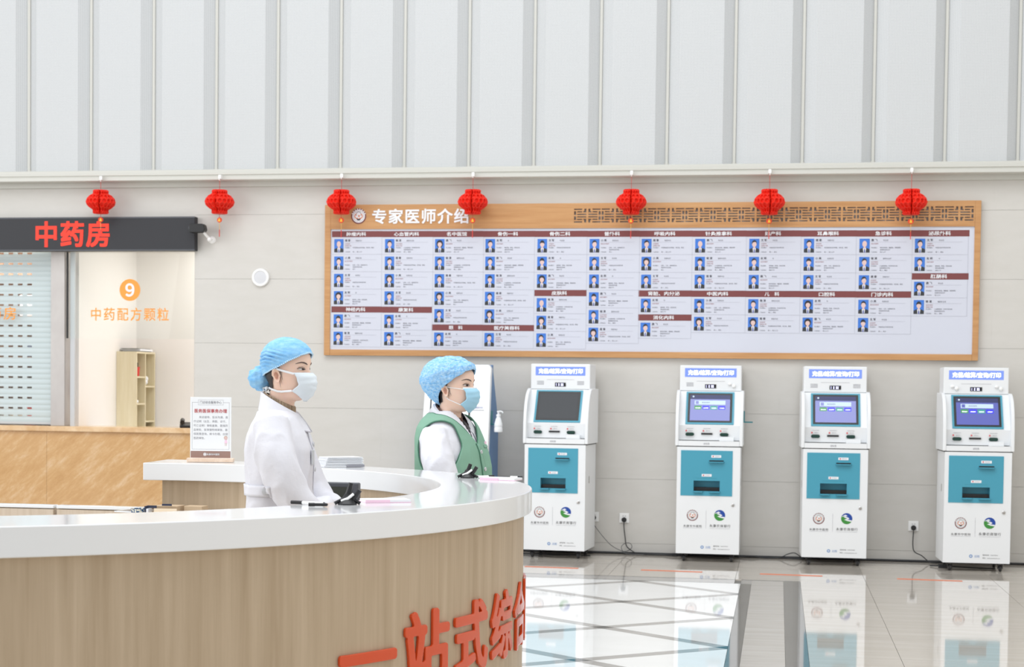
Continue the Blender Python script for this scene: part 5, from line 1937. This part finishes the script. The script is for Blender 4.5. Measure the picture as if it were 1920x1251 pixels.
# ---- woman in the green vest, behind the far side of the ring
W2 = dict(
    label='woman in a green vest over white sleeves, puffy blue cap and blue mask',
    head=(0.0, 0.0, 1.352), turn=R(0), neckbase=(-0.03, 0, 1.27),
    torso=[(1.345, -0.088, 0.018, 0.060), (1.325, -0.112, 0.030, 0.100), (1.295, -0.132, 0.052, 0.150), (1.26, -0.146, 0.074, 0.180), (1.21, -0.156, 0.098, 0.192), (1.15, -0.160, 0.124, 0.190), (1.08, -0.158, 0.142, 0.184), (1.00, -0.152, 0.146, 0.180), (0.92, -0.152, 0.142, 0.184), (0.84, -0.158, 0.142, 0.194), (0.76, -0.16, 0.142, 0.200)],
    arm={-1: [(-0.025, -0.145, 1.250), (0.010, -0.192, 1.13), (0.070, -0.205, 1.00), (0.140, -0.160, 0.955), (0.210, -0.085, 0.955)], 1: [(-0.040, 0.145, 1.250), (-0.03, 0.178, 1.13), (0.0, 0.190, 1.00), (0.090, 0.165, 0.93), (0.185, 0.08, 0.925)]},
    wisps=[(80, 0.108, 76, 0.058), (84, 0.104, 82, 0.050), (78, 0.100, 70, 0.064), (86, 0.11, 84, 0.06)],
    capline=([0, 35, 65, 90, 108, 130, 180], [0.186, 0.176, 0.152, 0.118, 0.088, 0.050, 0.022]),
    capoff=cap_puffy, pleat='puffy', gaze=0.4,
    maskmat='maskblue', maskfront=[0.078, 0.090, 0.104, 0.117, 0.124, 0.124, 0.118, 0.106],
    maskspan=([-0.014, 0.004, 0.024, 0.046, 0.080, 0.100], [20, 42, 60, 46, 46, 47]))
w2, H2, ar2, bv2 = person((-1.508, -6.825, 0.0), R(-17), W2)
mb = MB()
mb.rings([ell(z, a_, b_, w_) for z, a_, b_, w_ in W2['torso']][::-1], 0, True)
for s in (-1, 1):
    sleeve(mb, W2['arm'][s][:4] + [tuple(Vector(W2['arm'][s][4]).lerp(Vector(W2['arm'][s][3]), 0.12))], [0.064, 0.072, 0.070, 0.062, 0.050, 0.046], s)
me = fuse(mb, 0.0075, 7)
ruffle(me, 0.012, 8.0, 0.0085, 15.0, 0.6, 9.0, lambda c: min(1, max(0.1, (abs(c.y) - 0.13) / 0.04)))
set_mats(me, ['coat'])
# open neck of the coat
bm = bmesh.new()
bm.from_mesh(me)
bmesh.ops.delete(bm, geom=[q for q in bm.faces if q.calc_center_median().x > -0.02 and abs(q.calc_center_median().y) < (q.calc_center_median().z - 1.225) * 0.42], context='FACES')
bm.to_mesh(me)
bm.free()
link('white_coat', me, w2)
mb = MB()
g = 0.011
mb.rings([ell(z + (0.006 if z > 1.2 else 0), a_ - g, b_ + g, w_ + g * 0.9) for z, a_, b_, w_ in W2['torso']][::-1], 0, True)
me = fuse(mb, 0.0075, 5)
bm = bmesh.new()
bm.from_mesh(me)
kill = []
for q in bm.faces:
    c = q.calc_center_median()
    neck = c.z > 1.345 or (math.hypot(c.x + 0.03, c.y) < 0.106 and c.z > 1.28)
    vee = c.x > -0.05 and abs(c.y) < (c.z - 1.185) * 0.80
    armh = abs(c.y) > 0.115 and ((c.x - 0.005) / 0.098) ** 2 + ((c.z - 1.165) / 0.135) ** 2 < 1
    if neck or vee or armh or c.z < 0.775:
        kill.append(q)
bmesh.ops.delete(bm, geom=kill, context='FACES')
for _ in range(6):
    bd = [q for q in bm.verts if q.is_boundary]
    mv = {}
    for q in bd:
        nb2 = [e.other_vert(q) for e in q.link_edges if e.is_boundary]
        if len(nb2) == 2:
            mv[q] = (nb2[0].co + nb2[1].co) / 2
    for q, c in mv.items():
        q.co = q.co.lerp(c, 0.6)
edges = []
bm.to_mesh(me)
# seam tubes along the open borders
adj = {}
for e in bm.edges:
    if e.is_boundary:
        a_, b_ = e.verts
        adj.setdefault(a_.index, []).append(b_.index)
        adj.setdefault(b_.index, []).append(a_.index)
pos = {q.index: tuple(q.co) for q in bm.verts}
bm.free()
loops = []
seen = set()
for st in adj:
    if st in seen:
        continue
    lp = [st]
    seen.add(st)
    cur = st
    while True:
        nx = [q for q in adj[cur] if q not in seen]
        if not nx:
            break
        cur = nx[0]
        seen.add(cur)
        lp.append(cur)
    if len(lp) > 20:
        loops.append([pos[q] for q in lp])
ruffle(me, 0.007, 9.0, 0.0075, 13.0, 0.28, 2.0, lambda c: min(1, max(0.0, (1.28 - c.z) / 0.15)))
set_mats(me, ['vest'])
vest_bvh = BVHTree.FromPolygons([q.co.copy() for q in me.vertices], [tuple(pp.vertices) for pp in me.polygons])
vest = thick(link('vest', me, w2), 0.004, 0.0)
for lp in loops:
    MB().tube(lp[::2] + [lp[0]], 0.0032, 6).build('binding', 'vestseam', vest)
# white coat collar lying along the neck and the V
rows = neck_ring(-0.030, [R(14) + (2 * PI - R(28)) * i / 60 for i in range(61)], lambda a: [(0.066 + 0.040 * max(0, math.cos(a)) ** 2, 0.066, tilt(a, 1.350, 1.262) - 0.030 * max(0, math.cos(a)) ** 4), (0.069 + 0.044 * max(0, math.cos(a)) ** 2, 0.070, tilt(a, 1.378, 1.275) - 0.03 * max(0, math.cos(a)) ** 4), (0.076 + 0.052 * max(0, math.cos(a)) ** 2, 0.079, tilt(a, 1.376, 1.270) - 0.04 * max(0, math.cos(a)) ** 4), (0.094 + 0.052 * max(0, math.cos(a)) ** 2, 0.104, tilt(a, 1.338, 1.238) - 0.050 * max(0, math.cos(a)) ** 4)])
v, f = grid(rows)
thick(MB().add(v, f, 0, True).build('coat_collar', 'coat', w2), 0.0035, 1.0)
rows = []
for i in range(61):
    a = 2 * PI * i / 60
    rows.append([(-0.030 + r_ * math.cos(a), (r_ - 0.001) * math.sin(a), tilt(a, zb, zf)) for r_, zb, zf in ((0.068, 1.33, 1.225), (0.0655, 1.355, 1.265), (0.0625, 1.374, 1.312), (0.057, 1.372, 1.310))])
v, f = grid(rows)
MB().add(v, f, 0, True).build('sweater_neck', 'mauve', w2)
rows = []
for k in range(8):
    z = 1.255 - 0.045 * k / 7
    w_ = 0.034 * (1 - k / 7.5)
    xf_ = float(np.interp(z, [1.15, 1.21, 1.26, 1.295], [0.118, 0.092, 0.066, 0.046]))
    rows.append([(xf_ - 2.2 * (w_ * u) ** 2 * 4, w_ * u, z) for u in (-1, -0.5, 0, 0.5, 1)])
v, f = grid(rows)
thick(MB().add(v, f, 0, True).build('dark_cardigan', 'navy', w2), 0.004, 0.0)
# placket line, buttons, pocket of the vest
rows = []
for k in range(30):
    z = 1.195 - 0.40 * k / 29
    row = []
    for y in (-0.020, 0.0, 0.020):
        h, n_, _, _ = vest_bvh.ray_cast(Vector((0.5, y, z)), Vector((-1, 0, 0)))
        row.append(tuple(h + Vector((0.004, 0, 0))) if h else (0.15, y, z))
    rows.append(row)
v, f = grid(rows)
thick(MB().add(v, f, 0, True).build('front_placket', 'vest', vest), 0.003, 0.0)
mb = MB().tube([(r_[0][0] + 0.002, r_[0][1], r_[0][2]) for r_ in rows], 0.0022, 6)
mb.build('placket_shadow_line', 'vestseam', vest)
for z in (1.155, 1.075, 0.995):
    h, n_, _, _ = vest_bvh.ray_cast(Vector((0.5, 0.0, z)), Vector((-1, 0, 0)))
    ob = MB().lathe([(0, 0.002), (0.005, 0.002), (0.008, 0.004), (0.0095, 0.002), (0.0095, -0.001), (0, -0.002)], 16).build('button', 'lightgrey', vest)
    ob.location = h + Vector((0.007, 0, 0))
    ob.rotation_euler = Vector((1, 0, 0)).to_track_quat('Z', 'Y').to_euler()
rows = []
for k in range(9):
    z = 1.185 - 0.012 * k / 8
    row = []
    for i in range(9):
        y = 0.055 + 0.075 * i / 8
        h, n_, _, _ = vest_bvh.ray_cast(Vector((0.5, y, z)), Vector((-1, 0, 0)))
        row.append(tuple(h + Vector((0.004, 0, 0))) if h else (0.1, y, z))
    rows.append(row)
v, f = grid(rows)
thick(MB().add(v, f, 0, True).build('pocket_edge', 'vest', vest), 0.004, 0.0)
h, n_, _, _ = vest_bvh.ray_cast(Vector((0.5, 0.085, 1.195)), Vector((-1, 0, 0)))
MB().box(-0.001, 0.003, -0.009, 0.009, -0.007, 0.007).build('name_badge', 'pink', vest, 0.001, h + Vector((0.004, 0, 0)))

# ================================================================== things on and in the counter
# upright service sign in a wooden foot
t = empty('service_sign', (-2.706, -6.845, 1.0815), 'upright white service sign in a wooden foot on the far end of the counter', 'sign', rz=R(11))
MB().box(-0.112, 0.112, -0.024, 0.024, 0.0, 0.019).build('wooden_foot', 'palewood', t, 0.002)
MB().box(-0.0985, 0.0985, -0.003, 0.003, 0.014, 0.313).build('acrylic_plate', 'signboard', t, 0.001)
b = MB()
b.rect(-0.096, 0.096, 0.0205, 0.053, -0.0034, 1)
b.disc(-0.027, 0.037, 0.008, -0.0038, 0, 18)
b.disc(-0.027, 0.037, 0.0055, -0.0041, 1, 18, r2=0.0045)
text(b, '永康市中医院', 0.012, 0.037, -0.0038, h=0.0100, m=0, bold=0.02, res=2)
for xa, xb, za, zb in ((-0.089, -0.06, 0.2875, 0.2885), (0.06, 0.089, 0.2875, 0.2885), (-0.0895, -0.0885, 0.062, 0.2875), (0.0885, 0.0895, 0.062, 0.2875), (-0.089, 0.089, 0.0615, 0.0625)):
    b.rect(xa, xb, za, zb, -0.0034, 3)
for xa, xb, za, zb in ((-0.06, 0.06, 0.2755, 0.2763), (-0.06, 0.06, 0.2997, 0.3005), (-0.0604, -0.0596, 0.2755, 0.3005), (0.0596, 0.0604, 0.2755, 0.3005)):
    b.rect(xa, xb, za, zb, -0.0036, 3)
text(b, '门诊综合服务中心', 0, 0.288, -0.0036, w=0.104, h=0.0135, m=4, res=2)
text(b, '医务医保事务办理', 0, 0.247, -0.0036, w=0.156, h=0.0185, m=2, bold=0.008, res=2)
for k, ln in enumerate(('　　来访接待、投诉沟通、医', '疗证明（出生、病假、诊疗、', '死亡证明）审核盖章、医保药', '品审批、医保慢特病审批、医', '保政策咨询、麻卡办理、出国', '签药审批。')):
    v, f = glyphs(ln, 1.0, 0.0, 1)
    text(b, ln, -0.082 + (0.026 if k == 0 else 0), 0.2165 - k * 0.0202, -0.0036, align='l', size=0.0127, m=3, res=1)
# small printed nurse at the lower right corner
b.disc(0.073, 0.116, 0.0085, -0.0036, 6, 16)
b.disc(0.073, 0.117, 0.0095, -0.0034, 5, 16, a0=R(20), a1=R(200), r2=0.0)
b.poly([(0.066, 0.092), (0.081, 0.092), (0.078, 0.107), (0.069, 0.107)], -0.0036, 7)
b.poly([(0.069, 0.078), (0.071, 0.078), (0.072, 0.092), (0.069, 0.092)], -0.0036, 6)
b.poly([(0.075, 0.078), (0.077, 0.078), (0.078, 0.092), (0.075, 0.092)], -0.0036, 6)
b.build('printed_page', ['paper', 'signbrown', 'inkred', 'inkgrey', 'txtgrey', 'kraft', 'pskin', 'pink'], t)

# stack of leaflets
t = empty('leaflet_stack', (-2.010, -7.035, 1.0812), 'stack of white leaflets lying on the far side of the counter', 'papers', rz=R(38))
rng = random.Random(4)
b = MB()
for k in range(15):
    dx, dy = rng.uniform(-0.004, 0.004), rng.uniform(-0.004, 0.004)
    sh = 0.0012 * k
    b.box(-0.098 + dx + sh, 0.098 + dx - 0.4 * sh, -0.055 + dy, 0.055 + dy, k * 0.0031, k * 0.0031 + 0.0024, 0)
b.build('leaflets', ['paper'], t)
MB().box(0.01, 0.099, -0.0605, -0.0585, 0.0, 0.011).build('printed_edge', 'inkgrey', t)

# black monitor facing the staff
t = empty('desk_monitor', (-1.905, -7.66, 0.7455), 'black computer monitor on the inner desk, behind the white coat', 'monitor', rz=R(-3))
MB().box(-0.26, 0.155, -0.012, 0.025, 0.045, 0.300).build('bezel', 'bezel', t, 0.006)
MB().box(-0.245, 0.128, -0.0135, -0.010, 0.062, 0.282).build('screen', 'monitor', t)
MB().tube([(-0.05, 0.01, 0.10), (-0.05, 0.02, 0.012)], 0.016, 10).build('stand', 'black', t)
MB().box(-0.15, 0.05, -0.05, 0.07, 0.0, 0.012).build('foot', 'black', t, 0.004)


def pen_stand(loc, rz, label, hgt):
    t = empty('pen_stand', loc, label, 'pen stand', 'pen stands on the counter', rz)
    b = MB().lathe([(0, 0), (0.030, 0), (0.031, 0.004), (0.024, 0.012), (0.014, 0.024), (0.009, 0.034), (0.0075, 0.034), (0, 0.03)], 24)
    b.build('base', 'black', t)
    MB().tube([(0, 0, 0.024), (0.004, 0, hgt * 0.6), (0.012, 0, hgt)], [0.010, 0.0085, 0.0075], 12).build('pen_socket', 'black', t)
    for k, (dx, dy) in enumerate(((-0.040, -0.006), (0.040, -0.008), (0.012, 0.034))):
        MB().tube([(dx * 0.3, dy * 0.3, 0.018), (dx * 0.75, dy * 0.75, 0.010), (dx, dy, 0.004)], [0.006, 0.005, 0.006], 8).build('foot', 'black', t)
    MB().tube([(0.012, 0.0, 0.012), (0.026, -0.004, 0.026), (0.038, -0.006, 0.046)], [0.009, 0.0075, 0.008], 10).build('second_socket', 'black', t)
    MB().tube([(-0.02, -0.012, 0.012), (0.0, -0.018, 0.02), (0.018, -0.012, 0.034)], 0.0045, 8).build('white_clip', 'hookwhite', t)
    return t


pen_stand((-1.338, -9.385, 1.0803), R(20), 'black pen stand on the near side of the counter, before the monitor', 0.068)
pen_stand((-1.270, -7.735, 1.0803), R(10), 'black pen stand on the counter before the woman in green', 0.058)


def pen(pa, pb, label, m1='hookwhite', cap_='black'):
    A, B_ = Vector(pa), Vector(pb)
    d = B_ - A
    t = empty('pen', A, label, 'pen', 'pens on the counter')
    MB().tube([(0, 0, 0), tuple(d * 0.68)], 0.0050, 10).build('barrel', m1, t)
    MB().tube([tuple(d * 0.66), tuple(d)], 0.0060, 10).build('pen_cap', cap_, t)
    MB().tube([tuple(d * -0.06), (0, 0, 0)], [0.002, 0.005], 8).build('tip', cap_, t)
    return t


pen((-1.395, -9.455, 1.0870), (-1.507, -9.430, 1.0870), 'white pen with dark cap lying left of the near pen stand')
pen((-1.372, -9.500, 1.0870), (-1.427, -9.512, 1.0870), 'short black pen lying in front of the near pen stand', 'black')
pen((-1.222, -7.760, 1.0870), (-1.165, -7.705, 1.0870), 'clear pen with a black cap between the far pen stand and notepad')
pen((-1.085, -7.760, 1.0885), (-1.035, -7.775, 1.0885), 'small dark pen behind the far notepad')


def notepad(loc, rz, label):
    t = empty('notepad', loc, label, 'notepad', 'pink edged notepads on the counter', rz)
    MB().box(-0.075, 0.075, -0.045, 0.045, 0.0, 0.002).build('backing', 'pink', t)
    MB().box(-0.073, 0.075, -0.044, 0.045, 0.002, 0.0095).build('pages', 'paper', t)
    MB().box(-0.076, 0.005, -0.0465, -0.0445, 0.0, 0.010).build('pink_edge', 'pink', t)
    return t


notepad((-1.255, -9.225, 1.0803), R(28), 'white notepad with pink edge beside the near pen stand')
notepad((-1.112, -7.830, 1.0803), R(-12), 'white notepad with pink edge beside the far pen stand')

# boxes, folder and cup on the inner desk below the far counter
ZD = 0.7465


def card_box(name, x0, x1, y0, y1, h, m, label, rz=0.0, cat='box'):
    o = MB().box(-(x1 - x0) / 2, (x1 - x0) / 2, -(y1 - y0) / 2, (y1 - y0) / 2, 0, h).build(name, m, None, 0.002)
    o.location = ((x0 + x1) / 2, (y0 + y1) / 2, ZD)
    o.rotation_euler.z = rz
    return tag(o, label, cat)


t = empty('file_folder', (-2.843, -7.155, ZD), 'dark blue folder with white pages standing behind brown cards on the desk', 'folder', rz=R(4))
MB().box(-0.062, -0.057, -0.03, 0.03, 0, 0.140).build('spine', 'navyfolder', t)
MB().box(-0.057, -0.012, -0.005, 0.0, 0.13, 0.142).build('cover', 'navyfolder', t)
MB().box(-0.054, -0.045, -0.028, 0.028, 0.001, 0.128).build('pages', 'paper', t)
MB().box(0.016, 0.062, -0.012, -0.006, 0.142, 0.151).build('cover_edge', 'navyfolder', t)
card_box('kraft_box', -2.876, -2.758, -7.14, -7.05, 0.140, 'kraft', 'brown cardboard box inside the counter, right of the blue folder', R(-3))
o = card_box('card_sheet', -2.862, -2.752, -7.185, -7.180, 0.130, 'kraftlight', 'pale cream card leaning before the brown cardboard box', R(3), 'card')
o.rotation_euler.x = R(-6)
card_box('kraft_box', -2.735, -2.645, -7.12, -7.05, 0.140, 'kraft', 'second brown cardboard box inside the counter, nearer the white coat', R(-3))
t = empty('patterned_cup', (-2.955, -7.10, ZD), 'blue and white patterned cup on the desk by the counter end', 'cup')
MB().lathe([(0, 0), (0.022, 0), (0.024, 0.006), (0.020, 0.010), (0.028, 0.03), (0.042, 0.085), (0.048, 0.122), (0.046, 0.122), (0.040, 0.085), (0.025, 0.03), (0, 0.02)], 28).build('bowl', 'ceramicblue', t)
MB().tube(spline([(-0.040, -0.01, 0.085), (-0.060, -0.02, 0.088), (-0.064, -0.022, 0.070), (-0.054, -0.018, 0.050), (-0.036, -0.01, 0.055)], 20), 0.005, 8).build('handle', 'ceramicblue', t)
# open white-edged tray left of the cup
t = empty('file_tray', (-3.07, -6.86, 0), 'white edged open tray standing left of the patterned cup', 'tray')
v = [(-0.035, -0.20), (0.055, 0.12), (0.16, 0.10), (0.07, -0.22)]
MB().prism([(a_, b_) for a_, b_ in v], 'z', 0.7465, 0.752).build('tray_floor', 'kraft', t)
b = MB()
for (ax, ay), (cx_, cy_) in zip(v, v[1:] + v[:1]):
    d = Vector((cx_ - ax, cy_ - ay, 0)).normalized() * 0.008
    n_ = Vector((-d.y, d.x, 0))
    b.prism([(ax, ay), (cx_, cy_), (cx_ - n_.x, cy_ - n_.y), (ax - n_.x, ay - n_.y)], 'z', 0.752, 0.845)
b.build('tray_sides', 'oak', t)
b = MB()
for (ax, ay), (cx_, cy_) in zip(v, v[1:] + v[:1]):
    d = Vector((cx_ - ax, cy_ - ay, 0)).normalized() * 0.010
    n_ = Vector((-d.y, d.x, 0))
    b.prism([(ax, ay), (cx_, cy_), (cx_ - n_.x, cy_ - n_.y), (ax - n_.x, ay - n_.y)], 'z', 0.845, 0.852)
b.build('white_edge', 'counter', t)
